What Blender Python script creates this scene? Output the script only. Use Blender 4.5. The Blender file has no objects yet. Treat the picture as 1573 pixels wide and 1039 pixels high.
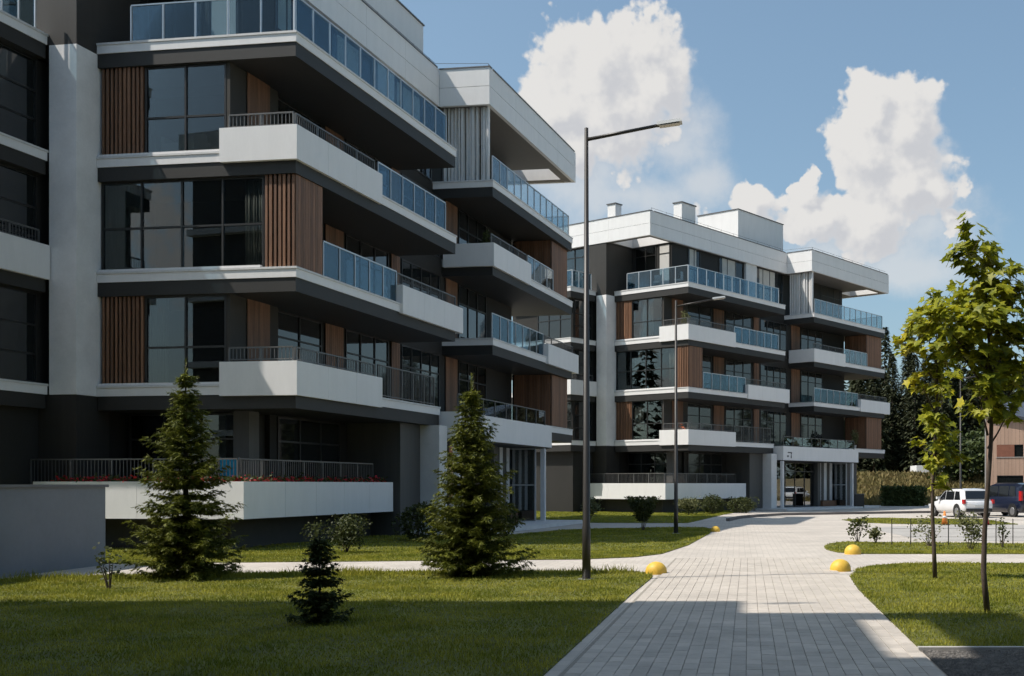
import bpy, math, random
import numpy as np
from mathutils import Vector, Matrix

random.seed(7); RNG = np.random.default_rng(7)
scene = bpy.context.scene
C = scene.collection
EYE = 1.8

# ------------------------------------------------------------------ camera
cam_d = bpy.data.cameras.new('camera'); cam = bpy.data.objects.new('camera', cam_d); C.objects.link(cam)
cam.location = (0, 0, EYE); cam.rotation_euler = (math.pi / 2, 0, 0)
cam_d.sensor_width = 36.0; cam_d.sensor_fit = 'HORIZONTAL'
cam_d.lens = 36.0 * 1700.2 / 1573.0
cam_d.shift_x = (786.5 - 1135.4) / 1573.0
cam_d.shift_y = (744.5 - 519.5) / 1573.0
cam_d.clip_start = 0.1; cam_d.clip_end = 4000
scene.camera = cam

# ------------------------------------------------------------------ sun, sky, exposure
SUN_TRAVEL = Vector((0.67, 0.19, -1.0)).normalized()
SUN_EL = math.asin(-SUN_TRAVEL.z); SUN_AZ = math.atan2(-SUN_TRAVEL.x, -SUN_TRAVEL.y)
sun_d = bpy.data.lights.new('sun', 'SUN'); sun_d.energy = 4.3; sun_d.angle = math.radians(0.5); sun_d.color = (1.0, 0.94, 0.86)
sun = bpy.data.objects.new('sun', sun_d); C.objects.link(sun)
sun.rotation_euler = SUN_TRAVEL.to_track_quat('-Z', 'Y').to_euler(); sun.location = (-40, -20, 60)
SKY_STRENGTH = 0.16
CLOUD_LEVEL = 0.63
scene.view_settings.view_transform = 'Standard'; scene.view_settings.look = 'None'
scene.view_settings.exposure = 0.30; scene.view_settings.gamma = 1.0; scene.view_settings.use_curve_mapping = False
scene.cycles.use_denoising = True
scene.cycles.use_adaptive_sampling = True; scene.cycles.adaptive_threshold = 0.03; scene.cycles.adaptive_min_samples = 16
scene.cycles.max_bounces = 6; scene.cycles.diffuse_bounces = 3; scene.cycles.glossy_bounces = 3; scene.cycles.transparent_max_bounces = 16
scene.cycles.sample_clamp_indirect = 6.0

class NT:
    """tiny helper around a node tree"""
    def __init__(self, nt): self.nt = nt; self.n = nt.nodes; self.l = nt.links
    def node(self, t, **kw):
        n = self.n.new(t)
        for k, v in kw.items(): setattr(n, k, v)
        return n
    def link(self, a, b): self.l.new(a, b)
    def val(self, sock, v):
        if hasattr(v, 'is_linked') or isinstance(v, bpy.types.NodeSocket): self.link(v, sock)
        else: sock.default_value = v
    def math(self, op, a, b=None, c=None, clamp=False):
        n = self.node('ShaderNodeMath', operation=op); n.use_clamp = clamp
        self.val(n.inputs[0], a)
        if b is not None: self.val(n.inputs[1], b)
        if c is not None: self.val(n.inputs[2], c)
        return n.outputs[0]
    def smooth(self, x, a, b, lo=0.0, hi=1.0):
        n = self.node('ShaderNodeMapRange', interpolation_type='SMOOTHSTEP')
        self.val(n.inputs[0], x); n.inputs[1].default_value = a; n.inputs[2].default_value = b
        n.inputs[3].default_value = lo; n.inputs[4].default_value = hi
        return n.outputs[0]
    def mix(self, f, a, b, bt='MIX'):
        n = self.node('ShaderNodeMix', data_type='RGBA', blend_type=bt)
        self.val(n.inputs[0], f); self.val(n.inputs[6], a); self.val(n.inputs[7], b)
        return n.outputs[2]
    def noise(self, vec, scale, detail=4.0, rough=0.5, dim='3D'):
        n = self.node('ShaderNodeTexNoise'); n.noise_dimensions = dim
        if vec is not None: self.link(vec, n.inputs['Vector'])
        n.inputs['Scale'].default_value = scale; n.inputs['Detail'].default_value = detail; n.inputs['Roughness'].default_value = rough
        return n.outputs[0]

def pix_dir(px, py):
    az = math.atan((px - 1135.4) / 1700.2)
    el = math.atan((744.5 - py) / 1700.2 * math.cos(az))
    return az, el

def build_world():
    w = bpy.data.worlds.new('World'); scene.world = w; w.use_nodes = True
    t = NT(w.node_tree); t.n.clear()
    sky = t.node('ShaderNodeTexSky', sky_type='NISHITA'); sky.sun_disc = False
    sky.sun_elevation = SUN_EL; sky.sun_rotation = SUN_AZ
    sky.air_density = 1.0; sky.dust_density = 2.2; sky.ozone_density = 1.0
    tc = t.node('ShaderNodeTexCoord')
    sep = t.node('ShaderNodeSeparateXYZ'); t.link(tc.outputs['Generated'], sep.inputs[0])
    az = t.math('ARCTAN2', sep.outputs[0], sep.outputs[1]); el = t.math('ARCSINE', sep.outputs[2])
    # cumulus: overlapping puffs given as (azimuth, elevation, radius_az, radius_el), broken up by noise
    puffs = []
    def puff(px, py, rx, ry): a, e = pix_dir(px, py); puffs.append((a, e, rx / 1700., ry / 1700.))
    for p in ((988, 70, 62, 58), (905, 110, 88, 84), (850, 155, 74, 66), (1010, 125, 58, 70), (930, 180, 125, 92), (860, 225, 90, 55),
              (1338, 165, 48, 58), (1388, 195, 66, 74), (1335, 240, 70, 76), (1392, 280, 90, 78), (1335, 340, 90, 62), (1262, 340, 66, 44),
              (1165, 325, 54, 44), (1228, 290, 22, 26), (1450, 290, 44, 36), (1466, 332, 34, 28)): puff(*p)
    veils = []
    for p in ((900, 270, 150, 75), (1030, 215, 80, 75), (960, 300, 190, 50), (1310, 385, 190, 55), (1420, 340, 110, 60), (1400, 420, 150, 40), (1075, 280, 60, 40)):
        a_, e_ = pix_dir(p[0], p[1]); veils.append((a_, e_, p[2] / 1700., p[3] / 1700.))
    def density(a0, e0):
        comb = t.node('ShaderNodeCombineXYZ'); t.link(a0, comb.inputs[0]); t.link(e0, comb.inputs[1]); P = comb.outputs[0]
        wn = t.node('ShaderNodeTexNoise', noise_dimensions='2D'); t.link(P, wn.inputs['Vector']); wn.inputs['Scale'].default_value = 24.0; wn.inputs['Detail'].default_value = 4.0; wn.inputs['Roughness'].default_value = .55
        ws = t.node('ShaderNodeSeparateColor'); t.link(wn.outputs['Color'], ws.inputs[0])
        az = t.math('MULTIPLY_ADD', t.math('SUBTRACT', ws.outputs[0], .5), .04, a0); el = t.math('MULTIPLY_ADD', t.math('SUBTRACT', ws.outputs[1], .5), .04, e0)
        d = None
        for (a, e, ra, re) in puffs:
            dx = t.math('MULTIPLY_ADD', az, 1 / ra, -a / ra); dy = t.math('MULTIPLY_ADD', el, 1 / re, -e / re)
            q = t.math('SUBTRACT', 1.0, t.math('SQRT', t.math('MULTIPLY_ADD', dx, dx, t.math('MULTIPLY', dy, dy))))
            d = q if d is None else t.math('SMOOTH_MAX', d, q, 0.10)
        d = t.math('MAXIMUM', d, t.math('MULTIPLY', t.math('SUBTRACT', t.noise(P, 2.6, 2.0, .5, '2D'), .68), 3.2))   # scattered clouds all round the sky
        for sc_, am in ((26.0, .34), (62.0, .22), (140.0, .13)):                     # cauliflower bumps, three sizes
            v = t.node('ShaderNodeTexVoronoi', voronoi_dimensions='2D', feature='SMOOTH_F1' if sc_ < 100 else 'F1'); t.link(P, v.inputs['Vector']); v.inputs['Scale'].default_value = sc_
            if sc_ < 100: v.inputs['Smoothness'].default_value = .45
            d = t.math('MULTIPLY_ADD', t.math('SUBTRACT', .42, v.outputs['Distance']), am, d)
        return t.math('MULTIPLY_ADD', t.math('SUBTRACT', t.noise(P, 60.0, 5.0, .62, '2D'), .5), .34, d), P
    edge, P = density(az, el)
    sun_side, _ = density(t.math('ADD', az, -.012), t.math('ADD', el, .014))          # the same field a little towards the sun
    diff = t.math('SUBTRACT', sun_side, edge)
    low = t.smooth(t.math('ADD', diff, t.math('MULTIPLY', t.math('SUBTRACT', t.noise(P, 7.0, 3.0, .5, '2D'), .5), .5)), -.02, .28)
    crisp = t.smooth(edge, -0.01, 0.19); soft = t.smooth(edge, -0.12, 0.42)
    base = t.math('ADD', t.math('MULTIPLY', crisp, t.math('SUBTRACT', 1.0, low)), t.math('MULTIPLY', soft, low))
    veil = None
    for (a, e, ra, re) in veils:
        dx = t.math('MULTIPLY_ADD', az, 1 / ra, -a / ra); dy = t.math('MULTIPLY_ADD', el, 1 / re, -e / re)
        q = t.math('SUBTRACT', 1.0, t.math('SQRT', t.math('MULTIPLY_ADD', dx, dx, t.math('MULTIPLY', dy, dy)))); veil = q if veil is None else t.math('SMOOTH_MAX', veil, q, .25)
    vv = t.math('MULTIPLY_ADD', t.math('SUBTRACT', t.noise(P, 16.0, 6.0, .6, '2D'), .5), 1.5, veil)
    cover = t.math('MAXIMUM', base, t.math('MULTIPLY', t.smooth(vv, -0.2, 0.9), .60))
    shade = t.math('MULTIPLY', t.smooth(diff, -.30, .34), t.smooth(edge, -.1, .5))
    ccol = t.mix(shade, (1.0, 0.985, 0.965, 1), (0.76, 0.775, 0.815, 1))
    gm = t.node('ShaderNodeGamma'); t.link(sky.outputs[0], gm.inputs[0]); gm.inputs[1].default_value = 0.74      # milder contrast between zenith, horizon and sun side
    tint = t.mix(1.0, gm.outputs[0], (0.87, 1.035, 1.085, 1), 'MULTIPLY')
    bg1 = t.node('ShaderNodeBackground'); t.link(tint, bg1.inputs[0]); bg1.inputs[1].default_value = SKY_STRENGTH
    bg2 = t.node('ShaderNodeBackground'); t.link(ccol, bg2.inputs[0]); bg2.inputs[1].default_value = CLOUD_LEVEL
    ms = t.node('ShaderNodeMixShader'); t.link(cover, ms.inputs[0]); t.link(bg1.outputs[0], ms.inputs[1]); t.link(bg2.outputs[0], ms.inputs[2])
    out = t.node('ShaderNodeOutputWorld'); t.link(ms.outputs[0], out.inputs[0])
build_world()
scene.world.cycles.sampling_method = 'MANUAL'; scene.world.cycles.sample_map_resolution = 256

# ------------------------------------------------------------------ materials
MAT = {}
def mat(name, col, rough=0.6, var=0.0, vscale=3.0, spec=0.5, metal=0.0, bump=0.0, bscale=40.0, detail=5.0, col2=None, stretch=None, coat=0.0, rand=0.0, trans=0.0):
    m = bpy.data.materials.new(name); m.use_nodes = True
    t = NT(m.node_tree); p = t.n['Principled BSDF']
    p.inputs['Roughness'].default_value = rough; p.inputs['Metallic'].default_value = metal
    p.inputs['Specular IOR Level'].default_value = spec
    if coat: p.inputs['Coat Weight'].default_value = coat; p.inputs['Coat Roughness'].default_value = .05
    geo = t.node('ShaderNodeNewGeometry'); vec = geo.outputs['Position']
    if stretch:
        vm = t.node('ShaderNodeVectorMath', operation='MULTIPLY'); t.link(vec, vm.inputs[0]); vm.inputs[1].default_value = stretch; vec = vm.outputs[0]
    c = (*col, 1)
    out = None
    if var or col2:
        n = t.noise(vec, vscale, detail, .6); n2 = t.noise(vec, vscale * 9.0, 3.0, .6)
        f = t.smooth(t.math('ADD', t.math('MULTIPLY', n, .7), t.math('MULTIPLY', n2, .3)), .32, .68)
        b = (*(col2 if col2 else tuple(min(1, x * (1 + var)) for x in col)), 1)
        a = c if col2 else (*tuple(x * (1 - var) for x in col), 1)
        out = t.mix(f, a, b)
    if rand:
        oi = t.node('ShaderNodeObjectInfo')
        k = t.math('MULTIPLY_ADD', oi.outputs['Random'], 2 * rand, 1 - rand)
        hsv = t.node('ShaderNodeHueSaturation'); t.val(hsv.inputs['Color'], out if out is not None else c); t.link(k, hsv.inputs['Value']); out = hsv.outputs[0]
    if out is not None: t.link(out, p.inputs['Base Color'])
    else: p.inputs['Base Color'].default_value = c
    if bump:
        bn = t.node('ShaderNodeBump'); bn.inputs['Strength'].default_value = bump; bn.inputs['Distance'].default_value = .01
        t.link(t.noise(vec, bscale, 4.0, .6), bn.inputs['Height']); t.link(bn.outputs[0], p.inputs['Normal'])
    if trans:
        tr = t.node('ShaderNodeBsdfTranslucent'); t.val(tr.inputs[0], out if out is not None else c)
        ms = t.node('ShaderNodeMixShader'); ms.inputs[0].default_value = trans
        t.link(p.outputs[0], ms.inputs[1]); t.link(tr.outputs[0], ms.inputs[2]); t.link(ms.outputs[0], t.n['Material Output'].inputs[0])
    MAT[name] = m; return m

def glass(name, tint, mirror, base=0.05, rough=0.0):
    m = bpy.data.materials.new(name); m.use_nodes = True
    t = NT(m.node_tree); t.n.remove(t.n['Principled BSDF'])
    fr = t.node('ShaderNodeFresnel'); fr.inputs[0].default_value = 1.52
    f = t.math('MULTIPLY_ADD', fr.outputs[0], mirror, base, clamp=True)
    tr = t.node('ShaderNodeBsdfTransparent'); tr.inputs[0].default_value = (*tint, 1)
    gl = t.node('ShaderNodeBsdfGlossy'); gl.inputs['Roughness'].default_value = rough; gl.inputs[0].default_value = (.92, .96, 1, 1)
    ms = t.node('ShaderNodeMixShader'); t.link(f, ms.inputs[0]); t.link(tr.outputs[0], ms.inputs[1]); t.link(gl.outputs[0], ms.inputs[2])
    t.link(ms.outputs[0], t.n['Material Output'].inputs[0]); MAT[name] = m; return m

mat('white_panel', (.77, .755, .74), .5, var=.03, vscale=1.3, stretch=(2.2, 2.2, .5))
mat('white_cap', (.62, .61, .60), .55, var=.08, vscale=2)
mat('coping', (.12, .12, .125), .5)
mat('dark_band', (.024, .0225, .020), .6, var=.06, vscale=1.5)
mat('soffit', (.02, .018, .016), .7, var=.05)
mat('roof_soffit', (.17, .155, .14), .6, var=.03)
mat('column_render', (.80, .785, .77), .85, var=.06, vscale=1.6, bump=.15, bscale=60)
mat('dark_cladding', (.030, .027, .023), .6, var=.10, vscale=2.0, stretch=(5, 5, .15))
mat('grey_cladding', (.085, .081, .074), .6, var=.08, vscale=1.5, stretch=(4, 4, .3))
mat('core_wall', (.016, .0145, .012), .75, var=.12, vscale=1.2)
mat('room_wall', (.042, .038, .032), .8, var=.05)
mat('wood', (.13, .061, .032), .6, col2=(.245, .123, .066), vscale=2.2, stretch=(16, 16, .5), rand=.25)
mat('frame_dark', (.022, .021, .02), .4)
mat('aluminium', (.55, .56, .57), .35, metal=.55, var=.05)
mat('steel_rail', (.13, .126, .12), .4, metal=.3, var=.06)
mat('fin_white', (.66, .65, .64), .5, var=.05)
mat('curtain', (.72, .70, .65), .9, var=.08, vscale=2, trans=.3)
mat('interior_pale', (.55, .53, .5), .7)
mat('plinth', (.05, .047, .042), .8, var=.1)
glass('window_glass', (.52, .56, .55), .8, .02)
glass('entrance_glass', (.30, .34, .34), 1.6, .16)
glass('rail_glass', (.52, .64, .70), .32, .01)
glass('rail_glass_grey', (.76, .81, .82), .45, .012)
def dark_glass():
    m = mat('dark_glass', (.012, .014, .014), .03, spec=.9); return m
dark_glass()

# ------------------------------------------------------------------ mesh helpers
def mesh_from(name, verts, faces, material=None, smooth=False):
    me = bpy.data.meshes.new(name); me.from_pydata(verts, [], faces); me.update()
    if material: me.materials.append(MAT[material] if isinstance(material, str) else material)
    if smooth: me.polygons.foreach_set('use_smooth', [True] * len(me.polygons))
    return me

class MB:
    def __init__(self): self.v = []; self.f = []
    def box(self, x0, x1, y0, y1, z0, z1):
        x0, x1 = sorted((x0, x1)); y0, y1 = sorted((y0, y1)); z0, z1 = sorted((z0, z1))
        b = len(self.v)
        self.v += [(x0, y0, z0), (x1, y0, z0), (x1, y1, z0), (x0, y1, z0), (x0, y0, z1), (x1, y0, z1), (x1, y1, z1), (x0, y1, z1)]
        self.f += [(b, b+3, b+2, b+1), (b+4, b+5, b+6, b+7), (b, b+1, b+5, b+4), (b+1, b+2, b+6, b+5), (b+2, b+3, b+7, b+6), (b+3, b, b+4, b+7)]
        return self
    def B(self, u0, u1, v0, v1, z0, z1): return self.box(-u0, -u1, v0, v1, z0, z1)
    def tube(self, pts, radii, n=8, cap=True):
        b = len(self.v); pts = [Vector(p) for p in pts]
        for i, p in enumerate(pts):
            d = (pts[min(i+1, len(pts)-1)] - pts[max(i-1, 0)]).normalized()
            a = d.orthogonal().normalized() if abs(d.z) > .95 else d.cross(Vector((0, 0, 1))).normalized()
            if abs(d.z) > .95: a = Vector((1, 0, 0)) - d * d.x; a.normalize()
            c = d.cross(a)
            for k in range(n):
                q = 2 * math.pi * k / n; self.v.append(tuple(p + (a * math.cos(q) + c * math.sin(q)) * radii[i]))
        for i in range(len(pts) - 1):
            for k in range(n):
                k2 = (k + 1) % n; self.f.append((b+i*n+k, b+i*n+k2, b+(i+1)*n+k2, b+(i+1)*n+k))
        if cap:
            self.f.append(tuple(b + k for k in range(n))[::-1]); e = b + (len(pts)-1)*n; self.f.append(tuple(e + k for k in range(n)))
        return self
    def poly(self, pts):
        b = len(self.v); self.v += [tuple(p) for p in pts]; self.f.append(tuple(range(b, b + len(pts)))); return self
    def mesh(self, name, m, smooth=False): return mesh_from(name, self.v, self.f, m, smooth)

def add(name, me, parent=None):
    o = bpy.data.objects.new(name, me); C.objects.link(o); o.parent = parent; return o
def tag(o, label=None, cat=None, group=None, kind=None):
    if label: o['label'] = label
    if cat: o['category'] = cat
    if group: o['group'] = group
    if kind: o['kind'] = kind
    return o
def empty(name, loc=(0, 0, 0), rz=0.0):
    o = bpy.data.objects.new(name, None); C.objects.link(o); o.location = loc; o.rotation_euler = (0, 0, rz); o.empty_display_size = .3; return o
def copy_tree(o, parent=None):
    c = o.copy(); C.objects.link(c); c.parent = parent
    for ch in o.children: copy_tree(ch, c)
    return c

UNIT = {}
def unit(m):
    if m not in UNIT: UNIT[m] = MB().box(-.5, .5, -.5, .5, -.5, .5).mesh('box_' + m, m)
    return UNIT[m]
def piece(name, m, u0, u1, v0, v1, z0, z1, parent):
    """one box part, given in building coordinates (u to the left, v to the back)"""
    o = add(name, unit(m), parent)
    o.location = (-(u0 + u1) / 2, (v0 + v1) / 2, (z0 + z1) / 2); o.scale = (abs(u1 - u0), abs(v1 - v0), abs(z1 - z0)); return o

def gp(px, py):
    """point of the flat ground seen at a place of the photograph, in metres"""
    d = 1700.2 * EYE / (py - 744.5); return ((px - 1135.4) / 1700.2 * d, d)

# ------------------------------------------------------------------ apartment building
S = {1: 1.34, 2: 4.64, 3: 7.92, 4: 11.24, 5: 14.52}
PB, PT = 17.63, 19.16
WB, DK = .30, .40

def window(root, axis, a0, a1, plane, z0, z1, cols=2, rows=(.5,), out=-1, gl='window_glass', fr=.055, dep=.09, name='window', frame='frame_dark'):
    """glazed opening in the plane u = plane (axis 'v') or v = plane (axis 'u'); frame with one child per pane"""
    mb = MB()
    def bx(p0, p1, q0, q1, d0=0.0, d1=dep):
        d0, d1 = plane + out * d0, plane - out * d1
        if axis == 'u': mb.B(p0, p1, d0, d1, q0, q1)
        else: mb.B(d0, d1, p0, p1, q0, q1)
    xs = [a0 + (a1 - a0) * i / cols for i in range(cols + 1)]
    zs = [z0] + [z0 + (z1 - z0) * r for r in rows] + [z1]
    for i, x in enumerate(xs):
        w = fr if 0 < i < cols else fr
        lo = x if i == 0 else x - w / 2 if i < cols else x - w
        bx(lo, lo + w, z0, z1)
    for i, z in enumerate(zs):
        lo = z if i == 0 else z - fr / 2 if i < len(zs) - 1 else z - fr
        for c in range(cols): bx(xs[c] + (fr if c == 0 else fr/2) + .001, xs[c+1] - (fr if c == cols-1 else fr/2) - .001, lo, lo + fr, -.004, dep - .004)
    o = add(name, mb.mesh(name, frame), root)
    g0, g1 = plane - out * .035, plane - out * .047
    for c in range(cols):
        for r in range(len(zs) - 1):
            p = (xs[c] + fr * .5, xs[c+1] - fr * .5); q = (zs[r] + fr * .4, zs[r+1] - fr * .4)
            if axis == 'u': piece('pane', gl, p[0], p[1], g0, g1, q[0], q[1], o)
            else: piece('pane', gl, g0, g1, p[0], p[1], q[0], q[1], o)
    return o

def railing(root, axis, a0, a1, plane, z0, h, kind='glass', step=.95, gl='rail_glass', rail='aluminium'):
    """balustrade along one edge; a top rail mesh with posts and panes (or thin balusters) as its children"""
    n = max(1, round(abs(a1 - a0) / step)); xs = [a0 + (a1 - a0) * i / n for i in range(n + 1)]
    mb = MB(); r = .022 if kind == 'glass' else .025
    def bar(m, p0, p1, w, q0, q1):
        if axis == 'u': m.B(p0, p1, plane - w, plane + w, q0, q1)
        else: m.B(plane - w, plane + w, p0, p1, q0, q1)
    bar(mb, a0, a1, r, z0 + h - .04, z0 + h)
    if kind != 'glass': bar(mb, a0, a1, .015, z0 + .07, z0 + .10)
    o = add('railing', mb.mesh('railing', rail), root)
    for x in xs:
        w = .021
        if axis == 'u': piece('post', rail, x - w, x + w, plane - w, plane + w, z0, z0 + h - .041, o)
        else: piece('post', rail, plane - w, plane + w, x - w, x + w, z0, z0 + h - .041, o)
    if kind == 'glass':
        for i in range(n):
            p0, p1 = xs[i] + (.045 if a1 > a0 else -.045), xs[i+1] - (.045 if a1 > a0 else -.045)
            if axis == 'u': piece('glass_pane', gl, p0, p1, plane - .006, plane + .006, z0 + .06, z0 + h - .045, o)
            else: piece('glass_pane', gl, plane - .006, plane + .006, p0, p1, z0 + .06, z0 + h - .045, o)
    else:
        m2 = MB(); k = max(2, int(abs(a1 - a0) / .11))
        for i in range(1, k):
            x = a0 + (a1 - a0) * i / k; bar(m2, x - .008, x + .008, .008, z0 + .1, z0 + h - .04)
        add('balusters', m2.mesh('balusters', rail), o)
    return o

def slab(root, u0, u1, v0, v1, z, soff=True):
    piece('slab_edge', 'white_panel', u0, u1, v0, v1, z - WB, z - .062, root)
    piece('slab_cap', 'white_cap', u0 - .025, u1, v0 - .025, v1 + .02, z - .06, z, root)
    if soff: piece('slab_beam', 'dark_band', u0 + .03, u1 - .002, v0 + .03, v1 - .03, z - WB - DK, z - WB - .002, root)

def slats(root, axis, a0, a1, plane, out, z0, z1, pitch=.135, flat=False):
    """upright timber slats, each a part, in front of a dark backing"""
    if axis == 'u': piece('slat_backing', 'frame_dark', a0, a1, plane - out * .02, plane - out * .06, z0, z1, root)
    else: piece('slat_backing', 'frame_dark', plane - out * .02, plane - out * .06, a0, a1, z0, z1, root)
    n = int(round((a1 - a0) / pitch))
    for i in range(n):
        p = a0 + (a1 - a0) * i / n; w = pitch * (.93 if flat else random.choice((.56, .6, .64))); d = .02 if flat else random.choice((.045, .05, .055))
        if axis == 'u': piece('slat', 'wood', p + .004, p + w, plane, plane + out * d, z0 + .004, z1 - .004, root)
        else: piece('slat', 'wood', plane, plane + out * d, p + .004, p + w, z0 + .004, z1 - .004, root)

def parapet(root, u0, u1, v0, v1, z0, z1, name='balcony_parapet'):
    """white parapet made of butted panels with fine open joints"""
    along_v = (v1 - v0) > (u1 - u0); a0, a1 = (v0, v1) if along_v else (u0, u1); n = max(1, round((a1 - a0) / 1.75))
    for i in range(n):
        p0 = a0 + (a1 - a0) * i / n + (.004 if i else 0); p1 = a0 + (a1 - a0) * (i + 1) / n - (.004 if i < n - 1 else 0)
        if along_v: piece(name, 'white_panel', u0, u1, p0, p1, z0, z1, root)
        else: piece(name, 'white_panel', p0, p1, v0, v1, z0, z1, root)

def make_building(loc, ang):
    R = empty('apartment_building', loc, -ang)
    P = lambda name, m, *a: piece(name, m, *a, R)
    # ---- core and rooms
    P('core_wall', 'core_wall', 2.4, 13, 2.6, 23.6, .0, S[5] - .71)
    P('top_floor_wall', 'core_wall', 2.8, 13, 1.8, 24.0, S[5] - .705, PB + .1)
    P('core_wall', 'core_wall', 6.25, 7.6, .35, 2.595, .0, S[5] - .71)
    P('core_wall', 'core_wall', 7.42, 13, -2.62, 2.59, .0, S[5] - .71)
    # ---- column at the inner corner
    P('column', 'column_render', 6.2, 7.06, -.78, .55, S[2] - .30, S[5] - .31)
    P('column_base', 'dark_cladding', 6.22, 7.5, -.76, .54, .0, S[2] - .305)
    P('column_top', 'dark_cladding', 6.2, 8.1, -.78, 1.795, S[5] - .305, PB - .004)
    # ---- floor slabs of the main block, the left block and the wing
    for f in (3, 4, 5): slab(R, 0, 6.19, 0, 11.15, S[f])
    slab(R, 0, 6.19, 0, 9.66, S[2])
    for f in (2, 3, 4, 5):
        slab(R, 7.1, 13, -3.15, -.8, S[f])
    for f in (3, 4, 5): slab(R, .15, 6.0, 15.3, 26.4, S[f])
    slab(R, .15, 6.0, 20.49, 26.4, S[2])
    # ---- main block, front: floors 2 and 4 alike, floor 3 a full-width room
    for f in (2, 4):
        z0, z1 = S[f] + .002, S[f + 1] - WB - DK - .002
        slats(R, 'u', 4.80, 6.17, .16, -1, z0, z1)
        P('sill', 'white_panel', 2.35, 6.18, .02, .12, S[f] + .001, S[f] + .07)
        window(R, 'u', 2.24, 4.78, .16, z0 + .02, z1, 2, (.42,))
        P('room_wall', 'room_wall', 2.12, 2.238, .17, 2.598, z0, z1)
        slats(R, 'v', .95, 2.1, 2.10, -1, z0, z1, flat=True)
        # planter parapet round the corner, with a railing on it
        parapet(R, .38, 2.28, -.10, .36, S[f] - .34, S[f] + .62)
        parapet(R, -.08, .378, -.103, 5.0, S[f] - .342, S[f] + .622)
        railing(R, 'u', .16, 2.12, .13, S[f] + .62, .44, 'bars', rail='steel_rail')
        railing(R, 'v', .24, 4.9, .16, S[f] + .62, .44, 'bars', 1.1, rail='steel_rail')
    railing(R, 'v', 5.08, 10.4, .12, S[4], 1.08, 'glass')
    railing(R, 'v', 5.08, 9.4, .12, S[2], 1.08, 'bars', .8, rail='steel_rail')
    z0, z1 = S[3] + .002, S[4] - WB - DK - .002
    window(R, 'u', 1.08, 6.17, .16, z0 + .02, z1, 4, (.48,))
    P('sill', 'white_panel', 1.1, 6.18, .02, .12, S[3] + .001, S[3] + .07)
    slats(R, 'u', .10, 1.06, .14, -1, z0, z1)
    slats(R, 'v', .12, 1.56, .10, -1, z0, z1, flat=True)
    P('room_wall', 'room_wall', .165, 2.41, 1.45, 1.57, z0, z1)
    railing(R, 'v', 1.66, 6.38, .12, S[3], 1.08, 'glass')
    parapet(R, -.10, .38, 6.43, 11.56, S[3] - .34, S[3] + .62)
    railing(R, 'v', 6.5, 11.4, .16, S[3] + .62, .44, 'bars', 1.1, rail='steel_rail')
    # ---- main block, side facade in the shade of the balconies
    for f in (2, 3, 4):
        z0, z1 = S[f] + .02, S[f + 1] - WB - DK - .01
        window(R, 'v', 2.9, 5.6, 2.36, z0, z1, 2, (.68,), gl='dark_glass')
        slats(R, 'v', 5.8, 7.0, 2.36, -1, z0, z1, flat=True)
        window(R, 'v', 7.2, 10.4, 2.36, z0, z1, 3, (.68,), gl='dark_glass')
        slats(R, 'v', 10.6, 11.3, 2.36, -1, z0, z1, flat=True)
        window(R, 'v', 11.5, 15.0, 2.36, z0, z1, 4, (.68,), gl='dark_glass')
        slats(R, 'v', 15.6, 16.8, 2.36, -1, z0, z1, flat=True)
        window(R, 'v', 17.0, 20.2, 2.36, z0, z1, 3, (.68,), gl='dark_glass')
        if f != 3:                                   # timber box room at the far end of the wing
            P('end_room', 'core_wall', .42, 2.39, 23.7, 26.2, z0, z1)
            slats(R, 'v', 23.7, 26.2, .39, -1, z0, z1, flat=True)
            slats(R, 'u', .42, 2.3, 23.66, -1, z0, z1, flat=True)
    # ---- top floor
    z0, z1 = S[5] + .02, PB - .02
    window(R, 'v', 3.5, 4.85, 2.76, z0, z1, 2, (.55,)), window(R, 'v', 7.0, 9.9, 2.76, z0, z1, 3, (.55,)), window(R, 'v', 11.5, 15.1, 2.76, z0, z1, 4, (.55,))
    for (a, b) in ((3.55, 4.8), (7.05, 9.85), (11.55, 15.05)): P('blind', 'curtain', 2.782, 2.796, a + (b - a) * .12, b - (b - a) * .3, z0, z1)
    P('pilaster', 'fin_white', 2.62, 2.795, 10.05, 11.4, z0, z1 + .01)
    window(R, 'u', 2.9, 3.9, 1.76, z0, z1, 1, (.8,)), window(R, 'u', 4.1, 5.9, 1.76, z0, z1, 2, (.8,))
    P('blind', 'interior_pale', 3.0, 3.8, 1.785, 1.797, z0, z1)
    window(R, 'u', 8.15, 10.4, -.52, z0, z1, 2, (.35, .8)); P('blind', 'interior_pale', 8.2, 10.3, -.40, -.38, z0, z1)
    P('top_floor_wall', 'core_wall', 8.15, 13, -.37, 1.79, S[5] - .3, PB)
    railing(R, 'u', 5.2, .14, .14, S[5], 1.10, 'glass', 1.0); railing(R, 'v', .2, 10.5, .14, S[5], 1.10, 'glass', .98)
    railing(R, 'u', 8.9, 7.2, -2.9, S[5], 1.10, 'glass', .9); railing(R, 'v', -2.85, -1.1, 7.22, S[5], 1.10, 'glass', .6)
    railing(R, 'v', 15.6, 26.2, .30, S[5], 1.10, 'glass', .92, gl='rail_glass_grey')
    railing(R, 'u', .34, 5.9, 26.25, S[5], 1.10, 'glass', .92, gl='rail_glass_grey')
    for k in range(13):
        u = .40 + k * .158; w = (.07, .11, .05)[k % 3]; dv = (.0, .05, .12, .03)[k % 4]
        P('screen_fin', 'fin_white', u, u + w, 15.42 + dv, 15.60 + dv, S[5] + .002, PB - .003)
    window(R, 'v', 16.2, 19.4, 2.76, z0, z1, 3, (.75,)), window(R, 'v', 20.6, 23.6, 2.76, z0, z1, 3, (.75,))
    P('blind', 'room_wall', 2.782, 2.796, 16.3, 23.5, z0, z1)
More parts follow.
